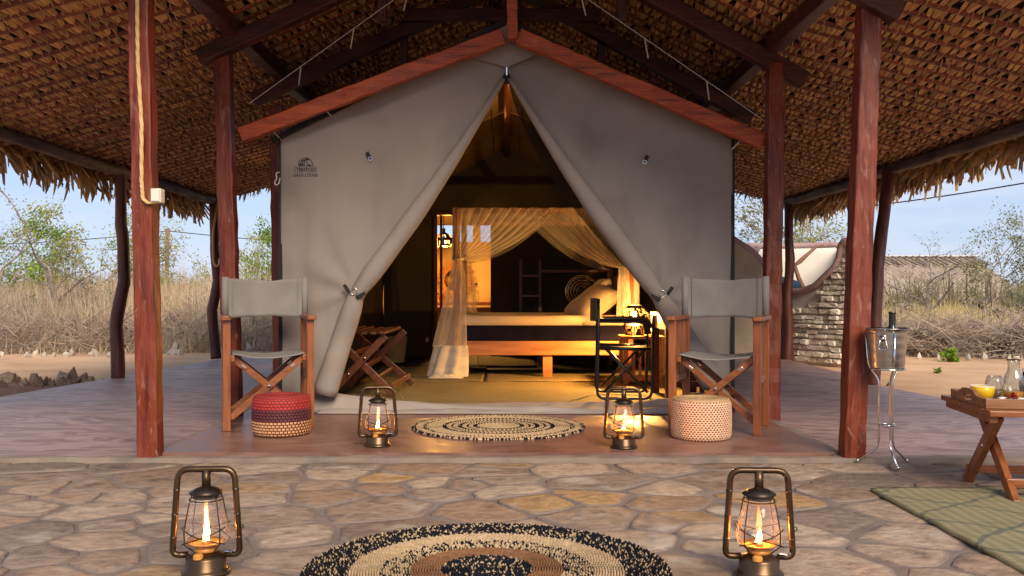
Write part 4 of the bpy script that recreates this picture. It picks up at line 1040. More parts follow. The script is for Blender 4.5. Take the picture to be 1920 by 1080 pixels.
# ------------------------------------------------------------------ director chairs
def director_chair(lb, loc, rz):
    t = thing('director_chair', lb, 'chair', loc, rz, 'director chairs either side of the tent opening')
    W_, FY, RY, H = .228, -.205, .205, .615
    for sx in (-1, 1):
        x = sx*W_
        MB().box((x, FY, H/2), (.042, .026, H)).build('front_leg', WOOD, t, bevel=.003)
        MB().box((x, RY, H/2), (.042, .026, H)).build('rear_leg', WOOD, t, bevel=.003)
        MB().prism([(p[0] + sx*.005, p[1]) for p in rrect(.056, .50, .015)], H, H + .022).build('armrest', WOODX, t, bevel=.003).location = (x, 0, 0)
        MB().bar((x, FY + .01, .285), (x, RY - .01, .285), .02, .036).build('side_rail', WOOD, t, bevel=.002)
        for k in range(5): MB().box((x, -.135 + .0675*k, .455), (.010, .022, .32)).build('slat', WOOD, t, bevel=.002)
        MB().bar((x - sx*.03, FY + .02, .40), (x - sx*.03, RY - .02, .40), .024, .034).build('seat_rail', WOOD, t, bevel=.002)
        MB().bar((x - sx*.032, FY + .02, .075), (x - sx*.032, RY - .02, .075), .022, .03).build('base_rail', WOOD, t, bevel=.002)
        MB().box((x, RY + .0, .74), (.026, .02, .235)).build('back_upright', WOOD, t, bevel=.002)
    for y, o in ((-.14, 0), (.14, 1)):
        for s_, dy in ((1, -.013), (-1, .013)):
            c_ = MB().bar((-s_*.195, y + dy, .075), (s_*.2, y + dy, .405), .02, .036).build('cross_bar', WOODX, t, bevel=.002)
        MB().lathe([(.001, 0), (.011, 0), (.008, .007), (.001, .008)], 10).xform(Matrix.Translation((.002, y - .026, .24)) @ Matrix.Rotation(R(90), 4, 'X')).build('bolt', CHROME, t)
        for s_ in (-1, 1): MB().box((s_*.135, y - .024, .352), (.03, .004, .014), (0, -s_*.7, 0)).build('slot_plate', STEEL, t, bevel=.002)
    MB().grid(lambda u, v: (-.2 + .4*u, -.19 + .385*v, .425 - .026*math.sin(PI*u)*(1 - .3*v) + .003*fbm(u*5, v*5)), 20, 12).build('seat', CANVASC, t, smooth=True, solid=.006)
    bk_ = MB()
    bk_.grid(lambda u, v: (-.238 + .476*u, RY - .014 + .045*math.sin(PI*u)**1.2 + .004*fbm(u*4, v*2), .612 + .245*v - .014*math.sin(PI*u)*(v*2 - 1) + .004*fbm(u*6, v, 2)), 30, 12)
    bo = bk_.build('backrest', CANVASC, t, smooth=True, solid=.006)
    for s_ in (-1, 1):
        MB().tube([(s_*.232, RY - .002, .616), (s_*.232, RY - .002, .862)], .021, 12).build('sleeve', CANVASC, bo, smooth=True)
        MB().bar((s_*.19, RY - .012, .622), (s_*.19, RY - .012, .855), .003, .004, up=(0, 1, 0)).build('seam', CANVASC, bo)
    return t
director_chair('director chair with grey canvas beside the red and tan pouf', (-1.395, 5.53, .036), R(17))
director_chair('director chair with grey canvas beside the cream pouf with red dots', (1.205, 5.37, .036), R(-21))

# ------------------------------------------------------------------ poufs
FIB = mat('woven_fibre', [(.75, .72, .68), (1, .97, .93)], rough=.7, scale=60, vcol=True, bump=.3, bscale=140, bdist=.002)
def pouf(name, lb, loc, rad, hgt, colf, topc, ncol, nrow):
    t = thing(name, lb, 'pouf', loc)
    SU, SV = 4, 3
    def prof(v):                 # side bulge
        e = min(v, 1 - v) / .12
        return rad * (1 + .03*math.sin(PI*v)) * (1 - (.07*(1 - min(1, e))**2)), hgt * v
    b_ = MB(); nu, nv = ncol*SU, nrow*SV; vs_, w = [], nu
    for j in range(nv + 1):
        r_, z = prof(j / nv)
        for i in range(nu):
            row = min(nrow-1, j // SV)
            ph = ((i / SU) + (.5 if row % 2 else 0)) % 1; pv = (j / SV) % 1
            d = .0055*math.sin(PI*ph)*(.35 + .65*math.sin(PI*max(.0, pv))) - .001
            a = 2*PI*i/nu; vs_.append(((r_+d)*math.cos(a), (r_+d)*math.sin(a), z))
    b0 = len(b_.v); b_.v.extend(vs_)
    for j in range(nv):
        for i in range(nu):
            k = (i+1) % nu; row = j // SV; col = int((i/SU) + (.5 if row % 2 else 0))
            sub = (j % SV, int(i + (SU/2 if row % 2 else 0)) % SU)
            b_.f.append((j*w+i, j*w+k, (j+1)*w+k, (j+1)*w+i)); b_.c.append(colf(row, col, sub, nrow))
    b_.build('woven_side', FIB, t, smooth=True)
    tb = MB(); r_ = rad*.93; k = 0
    while r_ > .012:
        tb.cur = tuple(c*rng.uniform(.85, 1.1) for c in topc)
        tb.tube([(r_*math.cos(a), r_*math.sin(a), hgt - .004 + .006*math.sin(PI*min(1, (rad-r_)/rad*2))) for a in np.linspace(0, 2*PI, 41)[:-1]], .0085, 6, closed=True); r_ -= .0145
    tb.build('coiled_top', FIB, t, smooth=True)
    MB().lathe([(.001, .006), (rad*.93, .004)], 40).build('bottom', FIB, t)
    return t
pr = random.Random(31)
def col_left(row, col, sub, n):
    edge_ = sub[1] == 0 or sub[0] == 0
    f = row / n
    if f < .33: c = (.62, .34, .17); d = (.10, .03, .02)
    elif f < .62: c = (.13, .022, .035); d = (.03, .008, .012)
    else: c = (.42, .035, .032); d = (.2, .012, .012)
    k = pr.uniform(.8, 1.15); return tuple(x*k for x in (d if edge_ else c))
def col_right(row, col, sub, n):
    k = pr.uniform(.85, 1.1); c = (.7, .53, .36)
    if sub[1] in (0, 3) and sub[0] < 2: c = (.24, .016, .024)
    return tuple(x*k for x in c)
pouf('pouf', 'woven pouf in red, maroon and tan bands beside the left director chair', (-1.225, 5.17, .036), .152, .205, col_left, (.30, .03, .03), 46, 13)
pouf('pouf', 'cream woven pouf with red dots beside the right director chair', (1.03, 5.03, .036), .152, .205, col_right, (.46, .33, .17), 54, 18)

# ------------------------------------------------------------------ lanterns
FLAME = bpy.data.materials.new('lantern_flame'); FLAME.use_nodes = True
nt = FLAME.node_tree; nt.nodes.clear(); l = nt.links.new
o_ = nt.nodes.new('ShaderNodeOutputMaterial'); e_ = nt.nodes.new('ShaderNodeEmission'); tc = nt.nodes.new('ShaderNodeTexCoord'); s_ = nt.nodes.new('ShaderNodeSeparateXYZ')
rp = nt.nodes.new('ShaderNodeValToRGB'); rp.color_ramp.elements[0].color = (1, .50, .12, 1); rp.color_ramp.elements[1].color = (1, .13, .008, 1); rp.color_ramp.elements[0].position = .3; rp.color_ramp.elements[1].position = 1
l(tc.outputs['Generated'], s_.inputs[0]); l(s_.outputs['Z'], rp.inputs[0]); l(rp.outputs[0], e_.inputs[0]); e_.inputs[1].default_value = 9; l(e_.outputs[0], o_.inputs[0])
GLOWBRASS = mat('glow_tinted_brass', [(.6, .25, .05), (.75, .36, .09)], rough=.4, metal=.3)  # the flame's orange glow is put into the metal colour
def lantern(lb, loc, rz, fh, power):
    t = thing('hurricane_lantern', lb, 'lantern', loc, rz, 'brass hurricane lanterns on the floor')
    MB().lathe([(.001, 0), (.066, 0), (.068, .006), (.062, .012), (.056, .018), (.056, .044), (.052, .05), (.036, .058), (.028, .062), (.001, .062)], 36).build('fuel_tank', BRONZE, t, smooth=True)
    MB().lathe([(.001, 0), (.014, 0), (.014, .01), (.009, .014), (.001, .014)], 14).xform(Matrix.Translation((-.012, -.042, .05))).build('filler_cap', GLOWBRASS, t)
    MB().lathe([(.027, .06), (.034, .064), (.034, .072), (.02, .078), (.001, .078)], 28).build('burner', GLOWBRASS, t, smooth=True)
    MB().lathe([(.001, .079), (.03, .0785), (.052, .0865), (.052, .089), (.03, .081), (.001, .0815)], 28).build('burner_plate', GLOWBRASS, t, smooth=True)  # plate added to carry the orange pool of flame light as colour
    MB().lathe([(.012, .08), (.012, .09)], 12).build('wick_holder', GLOWBRASS, t)
    # side air tubes forming the frame
    P = fillet([(-.05, 0, .052), (-.094, 0, .05), (-.078, 0, .292), (.078, 0, .292), (.094, 0, .05), (.05, 0, .052)], .032, 7)
    MB().tube(P, .0088, 10).build('frame', BRONZE, t, smooth=True)
    for sx in (-1, 1):
        for z in (.10, .165, .235):
            x = sx*(.094 - .016*(z-.05)/.242); MB().lathe([(.0092, -.003), (.0103, 0), (.0092, .003)], 12).xform(Matrix.Translation((x, 0, z))).build('clip', BRONZED, t)
    MB().tube([(0, 0, .232), (0, 0, .292)], .0125, 14).build('chimney', BRONZE, t, smooth=True)
    MB().lathe([(.046, .224), (.047, .228), (.03, .238), (.0125, .244)], 32).build('hood', BRONZED, t, smooth=True)
    MB().lathe([(.036, .211), (.037, .224)], 28).build('globe_collar', BRONZED, t)
    MB().lathe([(.035, .071), (.054, .083), (.063, .10), (.063, .12), (.055, .155), (.044, .19), (.037, .21), (.037, .222)], 40).build('globe', GLASS, t, smooth=True)
    gw = MB()
    for k in range(4):
        a = PI/4 + k*PI/2; d = Vector((math.cos(a), math.sin(a), 0))
        gw.tube([d*.044 + Vector((0, 0, .226)), d*.054 + Vector((0, 0, .2)), d*.069 + Vector((0, 0, .13)), d*.068 + Vector((0, 0, .09)), d*.04 + Vector((0, 0, .068))], .0018, 5)
    for z0, z1 in ((.088, .135), (.135, .088)):
        gw.tube([(.068*math.cos(a), .068*math.sin(a), z0 + (z1-z0)*(i/12)) for i, a in enumerate(np.linspace(R(-150), R(-30), 13))], .0018, 5)
        gw.tube([(.068*math.cos(a), .068*math.sin(a), z0 + (z1-z0)*(i/12)) for i, a in enumerate(np.linspace(R(30), R(150), 13))], .0018, 5)
    gw.tube([(.046*math.cos(a), .046*math.sin(a), .208) for a in np.linspace(0, 2*PI, 25)[:-1]], .0018, 5, closed=True)
    gw.build('wire_guard', BRONZED, t, smooth=True)
    MB().tube([(.05, -.01, .062), (.075, -.014, .06), (.082, -.02, .066)], .003, 6).build('wick_knob', CHROME, t)
    MB().tube([(.098 + .006*math.cos(a), -.004, .13 + .006*math.sin(a)) for a in np.linspace(0, 2*PI, 11)[:-1]], .0015, 5, closed=True).build('lift_ring', BRONZED, t)
    fl = MB().lathe([(.001, .084), (.007, .087), (.0095, .092), (.0085, .092 + fh*.25), (.0055, .092 + fh*.55), (.003, .092 + fh*.8), (.0008, .092 + fh)], 14)
    fl.v = [(p[0] + .002*math.sin((p[2]-.1)*60), p[1]*.6, p[2]) for p in fl.v]
    fl.build('flame', FLAME, t, smooth=True)
    point(t, (0, 0, .108), power, (1, .33, .045), .006)
    return t
lantern('lit brass hurricane lantern on the stone paving in the left foreground', (-.848, 2.68, .012), R(4), .095, 8.0)
lantern('lit brass hurricane lantern on the stone paving in the right foreground', (.707, 2.66, .012), R(-4), .042, 7.0)
lantern('lit brass hurricane lantern on the red floor left of the small round rug', (-.646, 4.76, .036), R(8), .052, 7.0)
lantern('lit brass hurricane lantern on the red floor right of the small round rug', (.580, 4.70, .036), R(-6), .034, 6.5)

# ------------------------------------------------------------------ round rugs
JUTE = mat('braided_jute', [(.7, .66, .6), (1, .96, .9)], rough=.9, scale=30, vcol=True, bump=.6, bscale=160, bdist=.004, spec=.1)
def rug(lb, loc, rad, w, bandf):
    t = thing('round_rug', lb, 'rug', loc)
    nring = int(rad / w); bands = {}
    for i in range(nring):
        r_ = rad - w*(i + .5); nm, colf = bandf(1 - (i + .5)/nring, i)
        mb = bands.setdefault(nm, MB()); n = max(24, int(2*PI*r_/.0058)); vs_ = []
        ph = rng.random()
        for k in range(n):
            a = 2*PI*(k + ph)/n; wob = 1 + .004*fbm(math.cos(a)*2, math.sin(a)*2, i*.15)
            tw = (.5 if k % 2 else -.5)*w*.18
            for s_, z in ((-.52, .0005), (-.3, .0075), (.0, .0105), (.3, .0075), (.52, .0005)):
                rr = (r_ + s_*w + (tw if z > .005 else 0))*wob; vs_.append((rr*math.cos(a), rr*math.sin(a), z*(1 + .35*math.sin(k*PI*.5 + s_*3))))
        b0 = len(mb.v); mb.v.extend(vs_)
        for k in range(n):
            l_ = (k+1) % n
            c = colf(k, i)
            for s_ in range(4):
                mb.f.append((b0+k*5+s_, b0+k*5+s_+1, b0+l_*5+s_+1, b0+l_*5+s_))
                mb.c.append(c if s_ else c)
    for nm, mb in bands.items(): mb.build(nm, JUTE, t, smooth=True)
    return t
BLKC, CRM, BRN = (.012, .013, .02), (.50, .38, .24), (.24, .125, .065)
def jit_(c): k = pr.uniform(.8, 1.12); return tuple(x*k for x in c)
speck = lambda p: (lambda k, i: jit_(CRM if pr.random() < p else BLKC))
plain = lambda c: (lambda k, i: jit_(c))
def band1(f, i):
    if f > .745: return 'black_flecked_border', speck(.21)
    if f > .58: return 'cream_band', plain(CRM)
    if f > .41: return 'flecked_band', speck(.6)
    if f > .245: return 'brown_band', plain(BRN)
    return 'black_flecked_centre', speck(.17)
def band2(f, i):
    if f > .96: return 'flecked_border', speck(.4)
    if .81 < f < .86: return 'flecked_ring', speck(.4)
    for a, b in ((.60, .645), (.51, .55), (.42, .46), (.33, .37), (.235, .27)):
        if a < f < b: return 'black_rings', speck(.08)
    return 'jute_field', plain((.52, .40, .255))
rug('large round braided rug of black, cream and brown rings on the stones', (-.056, 2.685, .014), .52, .0078, band1)
rug('small round jute rug with thin black rings before the tent', (-.046, 5.42, .036), .495, .0124, band2)

# ------------------------------------------------------------------ wine cooler
wc = thing('wine_cooler_stand', 'slim chrome stand with three curved legs beside the right post', 'stand', (1.752, 4.37, .0))
MB().tube([(.078*math.cos(a), .078*math.sin(a), .452) for a in np.linspace(0, 2*PI, 29)[:-1]], .004, 6, closed=True).build('ring', CHROME, wc, smooth=True)
for k, a in enumerate((-92, 28, 150)):
    d = Vector((math.cos(R(a)), math.sin(R(a)), 0))
    P = fillet([d*.096 + Vector((0, 0, .62)), d*.082 + Vector((0, 0, .46)), d*.036 + Vector((0, 0, .405)), d*.036 + Vector((0, 0, .12)), d*.045 + Vector((0, 0, .085)), d*.128 + Vector((0, 0, .02))], .045, 6)
    MB().tube(P, .0048, 8).build('leg', CHROME, wc, smooth=True)
    MB().lathe([(.001, -.009), (.007, -.006), (.009, 0), (.007, .006), (.001, .009)], 10).xform(Matrix.Translation(d*.13 + Vector((0, 0, .02)))).build('foot', CHROME, wc, smooth=True)
MB().tube([(.036*math.cos(a), .036*math.sin(a), .195) for a in np.linspace(0, 2*PI, 19)[:-1]], .004, 6, closed=True).build('collar', CHROME, wc, smooth=True)
bu = thing('wine_bucket', 'brushed steel wine bucket on the chrome stand', 'bucket', (1.752, 4.37, .456))
pro = [(.001, .002), (.07, 0), (.074, .004)]
for i in range(17): pro.append((.074 + .016*i/16 + (.0008 if i % 4 == 2 else 0), .006 + .17*i/16))
MB().lathe(pro + [(.096, .179), (.099, .182), (.096, .185), (.088, .180), (.073, .01), (.001, .008)], 48).build('body', STEEL, bu, smooth=True)
for s_ in (-82, 98):
    d = Vector((math.cos(R(s_ - 40)), math.sin(R(s_ - 40)), 0)); q = Vector((-d.y, d.x, 0)); c = d*.092 + Vector((0, 0, .14))
    MB().lathe([(.001, 0), (.016, 0), (.016, .006), (.008, .012), (.008, .02), (.001, .022)], 14).xform(Matrix.Translation(c) @ d.to_track_quat('Z', 'Y').to_matrix().to_4x4()).build('handle_boss', CHROME, bu, smooth=True)
    P = fillet([c + d*.014 + q*-.008 + Vector((0, 0, .006)), c + d*.012 + q*-.022 + Vector((0, 0, -.05)), c + d*.012 + q*.022 + Vector((0, 0, -.05)), c + d*.014 + q*.008 + Vector((0, 0, .006))], .012)
    MB().tube(P, .0028, 7).build('handle', CHROME, bu, smooth=True)
DKGL = mat('dark_bottle_glass', [(.006, .008, .008), (.012, .014, .014)], rough=.08, spec=.6)
wb = thing('wine_bottle', 'dark wine bottle neck sticking out of the steel bucket', 'bottle', (1.775, 4.37, .47), 0)
MB().lathe([(.001, 0), (.036, .002), (.036, .12), (.03, .15), (.015, .18), (.014, .235), (.0165, .237), (.0165, .245), (.013, .246), (.001, .246)], 24).build('glass', DKGL, wb, smooth=True)
MB().lathe([(.0148, .185), (.0148, .234)], 20).build('foil', BLACK, wb, smooth=True)

# ------------------------------------------------------------------ side table, tray and breakfast things
tb_ = thing('folding_table', 'low folding hardwood table with crossed legs on the paving', 'table', (2.152, 3.79, .0), R(-8))
TZ = .338
for i in range(7): MB().box((.0, -.252 + .0845*i, TZ + .011), (.62, .078, .022)).build('top_slat', WOODX, tb_, bevel=.003)
for x in (-.285, .285): MB().box((x, 0, TZ - .014), (.03, .52, .026)).build('batten', WOODX, tb_, bevel=.003)
for x in (-.23, .23):
    s_ = -1 if x < 0 else 1
    MB().bar((x, .21, .0), (x, -.16, TZ - .005), .026, .05).build('leg', WOOD, tb_, bevel=.003)
    MB().bar((x + s_*-.03, -.24, .0), (x + s_*-.03, .15, TZ - .005), .026, .05).build('leg', WOOD, tb_, bevel=.003)
    MB().lathe([(.001, 0), (.007, 0), (.005, .004), (.001, .005)], 10).xform(Matrix.Translation((x - .014, -.015, .19)) @ Matrix.Rotation(R(-90), 4, 'Y')).build('bolt', CHROME, tb_)
MB().bar((-.25, .15, .07), (.25, .15, .07), .022, .036).build('stretcher', WOODX, tb_, bevel=.003)
MB().bar((-.21, -.17, .07), (.21, -.17, .07), .022, .036).build('stretcher', WOODX, tb_, bevel=.003)
TT = TZ + .0225
tray = thing('serving_tray', 'brown wooden serving tray with cut-out handles on the folding table', 'tray', (2.08, 3.785, TT), R(-8))
MB().box((0, 0, .005), (.46, .40, .01)).build('base', TRAYW, tray)
for y in (-.2, .2): MB().box((0, y, .019), (.46, .014, .037)).build('side', TRAYW, tray, bevel=.002)
for x in (-.224, .224):
    pts = [(-.163, 0), (.163, 0), (.163, .037), (.09, .037), (.055, .056), (-.055, .056), (-.09, .037), (-.163, .037)]
    hole = MB(); n = 20
    ys = np.linspace(-.193, .193, n + 1); vs_, fs_ = [], []
    for y in ys:
        top = float(np.interp(abs(y), [0, .06, .11, .193], [.06, .056, .036, .036])); lo = float(np.interp(abs(y), [0, .045, .062], [.036, .036, 0]))
        for xx in (-.007, .007): vs_ += [(x + xx, y, lo), (x + xx, y, top)]
    for i in range(n):
        a, b = i*4, i*4+4
        fs_ += [(a, b, b+1, a+1), (a+2, a+3, b+3, b+2), (a+1, b+1, b+3, a+3), (a, a+2, b+2, b)]
    fs_ += [(0, 1, 3, 2), (n*4, n*4+2, n*4+3, n*4+1)]
    hole.add(vs_, fs_).build('handle_end', TRAYW, tray)
YEL = mat('yellow_glaze', [(.62, .36, .008), (.7, .43, .015)], rough=.2, scale=8, spec=.5)
CERW = mat('white_ceramic', [(.7, .68, .63), (.76, .73, .68)], rough=.25)
bowl = thing('yellow_bowl', 'yellow glazed bowl on the tray', 'bowl', (1.945, 3.88, TT + .0105))
MB().lathe([(.001, 0), (.03, 0), (.032, .004), (.042, .012), (.0455, .03), (.047, .05), (.045, .05), (.042, .03), (.036, .012), (.001, .008)], 36).build('bowl', YEL, bowl, smooth=True)
MB().lathe([(.0472, .0495), (.0462, .0525), (.0445, .0495)], 36).build('rim', CERW, bowl, smooth=True)
sau = thing('saucer', 'small white saucer under the tray handle', 'saucer', (1.89, 3.77, TT + .0105))
MB().lathe([(.001, 0), (.025, 0), (.045, .008), (.046, .01), (.025, .004), (.001, .003)], 30).build('dish', CERW, sau, smooth=True)
gl = thing('drinking_glass', 'round stemless glass behind the yellow bowl', 'glass', (2.025, 3.94, TT + .0105))
MB().lathe([(.001, .002), (.02, .002), (.032, .02), (.038, .045), (.034, .07), (.027, .088), (.026, .088), (.033, .07), (.0365, .045), (.03, .021), (.019, .006), (.001, .006)], 32).build('bowl', GLASSC, gl, smooth=True)
JUICE = mat('orange_juice', [(.65, .25, .01), (.72, .3, .015)], rough=.3)
caf = thing('glass_carafe', 'clear glass carafe a quarter full of orange juice on the tray', 'carafe', (2.03, 3.80, TT + .0105))
MB().lathe([(.001, .002), (.034, .002), (.037, .008), (.037, .082), (.034, .1), (.024, .118), (.0225, .13), (.0225, .155), (.025, .162), (.0235, .162), (.021, .15), (.021, .13), (.0225, .117), (.0325, .098), (.0355, .08), (.0355, .01), (.001, .008)], 36).build('glass', GLASSC, caf, smooth=True)
MB().lathe([(.001, .0085), (.035, .0105), (.035, .036), (.001, .036)], 30).build('juice', JUICE, caf, smooth=True)
MB().tube([(.0245*math.cos(a), .0245*math.sin(a), .163) for a in np.linspace(0, 2*PI, 25)[:-1]], .0018, 6, closed=True).build('lip', BRONZED, caf, smooth=True)
nk = thing('napkin', 'rolled white napkin lying in front of the yellow bowl', 'napkin', (1.965, 3.672, TT + .0105), R(-18))
b_ = MB()
for k, (dy, r_) in enumerate(((0, .014), (.02, .012))):
    b_.tube([(x, dy, r_*.9) for x in np.linspace(-.055, .075, 14)], [r_*(1 + .06*math.sin(i*1.3 + k)) for i in range(14)], 12)
b_.build('cloth', CERW, nk, smooth=True)
REDP = mat('red_petal', [(.36, .012, .012), (.5, .03, .02)], rough=.6, scale=20, rnd=.3, island=True)
flw = thing('red_flower', 'red flower laid on the white napkin', 'flower', (1.955, 3.665, TT + .037))
r2 = random.Random(4); b_ = MB()
for k in range(26):
    a = r2.uniform(0, 2*PI); el = r2.uniform(-.1, 1.2); d = Vector((math.cos(a)*math.cos(el), math.sin(a)*math.cos(el), math.sin(el))); l_ = r2.uniform(.018, .034); q = d.cross(Vector((0, 0, 1))).normalized()*.006
    b_.add([Vector((0, 0, 0)), d*l_*.55 + q, d*l_ + Vector((0, 0, -.004)), d*l_*.55 - q], [(0, 1, 2, 3)])
b_.build('petals', REDP, flw)
MB().lathe([(.001, -.004), (.006, 0), (.001, .006)], 8).build('centre', REDP, flw)
bt2 = thing('dark_bottle', 'dark bottle at the right end of the tray', 'bottle', (2.105, 3.85, TT + .0105))
MB().lathe([(.001, 0), (.024, 0), (.025, .07), (.012, .092), (.011, .12), (.001, .12)], 24).build('glass', DKGL, bt2, smooth=True)
MB().lathe([(.0135, .112), (.0135, .128), (.001, .128)], 16).build('cap', CERW, bt2)

# woven mat on the stones
MATM = mat('straw_mat', [(.25, .215, .115), (.36, .31, .175)], rough=.85, scale=9, stretch=(.6, 6, 1), bump=0)
nt, b = nodes_of(MATM); l = nt.links.new
tc = nt.nodes.new('ShaderNodeTexCoord'); nz = nt.nodes.new('ShaderNodeTexNoise'); nz.inputs['Scale'].default_value = 5; l(tc.outputs['Object'], nz.inputs['Vector'])
va = nt.nodes.new('ShaderNodeVectorMath'); va.operation = 'MULTIPLY_ADD'; va.inputs[1].default_value = (.12, .12, 0); l(nz.outputs['Color'], va.inputs[0]); l(tc.outputs['Object'], va.inputs[2])
sp_ = nt.nodes.new('ShaderNodeSeparateXYZ'); l(va.outputs[0], sp_.inputs[0])
def mth(op, a, b_=None):
    n = nt.nodes.new('ShaderNodeMath'); n.operation = op
    for i, x in enumerate((a, b_)):
        if x is None: continue
        if isinstance(x, (int, float)): n.inputs[i].default_value = x
        else: l(x, n.inputs[i])
    return n.outputs[0]
lines = None
for s_ in (1, -1):
    k = mth('ADD', sp_.outputs['X'], mth('MULTIPLY', sp_.outputs['Y'], s_*1.25)); k = mth('ABSOLUTE', mth('SUBTRACT', mth('FRACT', mth('MULTIPLY', k, 2.1)), .5))
    k = mth('LESS_THAN', k, .032); lines = k if lines is None else mth('MAXIMUM', lines, k)
wv = nt.nodes.new('ShaderNodeTexWave'); wv.bands_direction = 'Y'; wv.inputs['Scale'].default_value = 26; l(tc.outputs['Object'], wv.inputs[0])
w2 = nt.nodes.new('ShaderNodeTexWave'); w2.bands_direction = 'X'; w2.inputs['Scale'].default_value = 34; l(tc.outputs['Object'], w2.inputs[0])
brk = mth('MULTIPLY', lines, mth('ADD', mth('MULTIPLY', w2.outputs['Fac'], .4), .35))
mx = nt.nodes.new('ShaderNodeMixRGB'); mx.inputs[2].default_value = (.035, .06, .07, 1); src = b.inputs['Base Color'].links[0].from_socket
w3 = nt.nodes.new('ShaderNodeTexWave'); w3.bands_direction = 'X'; w3.inputs['Scale'].default_value = 7; w3.inputs['Distortion'].default_value = 1.5; l(tc.outputs['Object'], w3.inputs[0])
st3 = nt.nodes.new('ShaderNodeMixRGB'); st3.blend_type = 'MULTIPLY'; st3.inputs[2].default_value = (.62, .66, .58, 1); l(mth('MULTIPLY', w3.outputs['Fac'], .7), st3.inputs[0]); l(src, st3.inputs[1]); src = st3.outputs[0]
l(brk, mx.inputs[0]); l(src, mx.inputs[1]); l(mx.outputs[0], b.inputs['Base Color'])
bp = nt.nodes.new('ShaderNodeBump'); bp.inputs['Strength'].default_value = .8; bp.inputs['Distance'].default_value = .006
l(mth('MULTIPLY', wv.outputs['Fac'], w2.outputs['Fac']), bp.inputs['Height']); l(bp.outputs[0], b.inputs['Normal'])
tag(MB().grid(lambda u, v: (-.02 + 1.7*u + .006*fbm(v*8, 2), -.62 + 1.24*v + .012*math.sin(u*9), .006 + .004*fbm(u*7, v*5) + .008*math.exp(-((u - .28)/.03)**2)*(v > .9)), 60, 44).build('woven_mat', MATM, smooth=True, solid=.012, loc=(1.48, 3.19, .007)),
    'straw-green woven mat with blue diamond lines on the paving under the folding table', 'mat')

# ------------------------------------------------------------------ outdoor shower walls
sw = thing('shower_wall', 'curved shower wall of cream plaster and dry stone with swooping trim', 'wall', (3.0, 11.3, 0))
def sh(name, mb, m, **k): return mb.build(name, m, sw, world=True, **k)
# plaster part facing the terrace
tops = [(1.9, 1.75), (2.4, 1.58), (2.7, 1.44), (2.95, 1.27), (3.15, 1.05), (3.30, .86), (3.38, .83)]
def plast(u, v):
    X = 1.9 + 1.48*u; zt = float(np.interp(X, [p[0] for p in tops], [p[1] for p in tops])); return (X, 11.42 + .012*fbm(X*2, v*3), -.05 + (zt + .05)*v)
sh('plaster_face', MB().grid(plast, 40, 24), OPAL, smooth=True, solid=.16)
sh('trim', MB().tube([(x, 11.38, z + .01) for x, z in tops], .05, 10), TRIM, smooth=True)
# stone part running towards the camera
A, B = Vector((3.36, 11.36, 0)), Vector((3.88, 10.5, 0))
tp2 = [(0, .83), (.123, .80), (.246, .80), (.43, .86), (.554, .95), (.714, 1.07), (.775, 1.18), (.806, 1.32), (.837, 1.36), (1.0, 1.37)]
def ztop(s): return float(np.interp(s, [p[0] for p in tp2], [p[1] for p in tp2]))
dirw = (B - A).normalized(); nrm = Vector((-1.06, -.64, 0)).normalized()
core = MB()
for i in range(40):
    s0, s1 = i/40, (i+1)/40
    p0, p1 = A.lerp(B, s0), A.lerp(B, s1); q0, q1 = p0 - nrm*.3, p1 - nrm*.3
    z0, z1 = ztop(s0), ztop(s1)
    core.add([p0 + Vector((0,0,-.05)), p1 + Vector((0,0,-.05)), p1 + Vector((0,0,z1)), p0 + Vector((0,0,z0)), q0 + Vector((0,0,-.05)), q1 + Vector((0,0,-.05)), q1 + Vector((0,0,z1)), q0 + Vector((0,0,z0))],
             [(0,1,2,3), (5,4,7,6), (3,2,6,7)] + ([(1,5,6,2)] if i == 39 else []) + ([(4,0,3,7)] if i == 0 else []))
sh('mortar_core', core, WHITEP)
WST = mat('dry_wall_stone', [(.66, .59, .5), (.8, .74, .65), (.86, .82, .75)], rough=.85, scale=5, bump=.7, bscale=18, rnd=.22, bdist=.012)
z = .0; cnt = 0
r2 = random.Random(17)
while z < 1.25:
    hrow = r2.uniform(.04, .072); s = r2.uniform(-.02, 0)
    while s < 1:
        wst = r2.uniform(.07, .17); sc_ = s + wst/2
        if sc_ < .99 and z + hrow < ztop(min(1, sc_)) - (.03 if sc_ > .45 else .13):
            pr_ = r2.uniform(.02, .075); c = A.lerp(B, min(1, sc_)) + Vector((0, 0, z + hrow/2 + r2.uniform(-.008, .008)))
            n = 8; ring = []
            for k in range(n):
                a = 2*PI*k/n + r2.uniform(-.2, .2)
                ca, sa = math.cos(a), math.sin(a)
                e = .35
                ring.append((math.copysign(abs(ca)**e, ca)*wst*1.24/2*.97*r2.uniform(.76, 1.06), math.copysign(abs(sa)**e, sa)*hrow/2*r2.uniform(.68, 1.02)))
            vs_ = []
            for dpt, kk in ((-.06, 1), (pr_*.75, 1.0), (pr_, .84)):
                for (a, b_) in ring: vs_.append(nrm*(dpt + r2.uniform(-.006, .006)) + dirw*a*kk + Vector((0, 0, b_*kk)))
            fs_ = [(j*n+k, j*n+(k+1) % n, (j+1)*n+(k+1) % n, (j+1)*n+k) for j in range(2) for k in range(n)] + [tuple(range(2*n, 3*n))]
            MB().add(vs_, fs_).build('stone', WST, sw, loc=tuple(c - Vector((3.0, 11.3, 0)))); cnt += 1
        s += wst + .006
    z += hrow + .006
sh('trim', MB().tube([A.lerp(B, s) + Vector((-.02, 0, zz + .02)) for s, zz in [(p[0], ztop(p[0])) for p in tp2]] , [.042 + .01*fbm(i*1.7, 3) for i in range(len(tp2))], 10), TRIM, smooth=True)
bwl = thing('white_shower_wall', 'white plastered back wall of the outdoor shower', 'wall', (3.8, 13.05, 0))
bt = [(2.2, 1.5), (2.9, 1.46), (3.6, 1.44), (4.1, 1.45), (4.5, 1.46)]
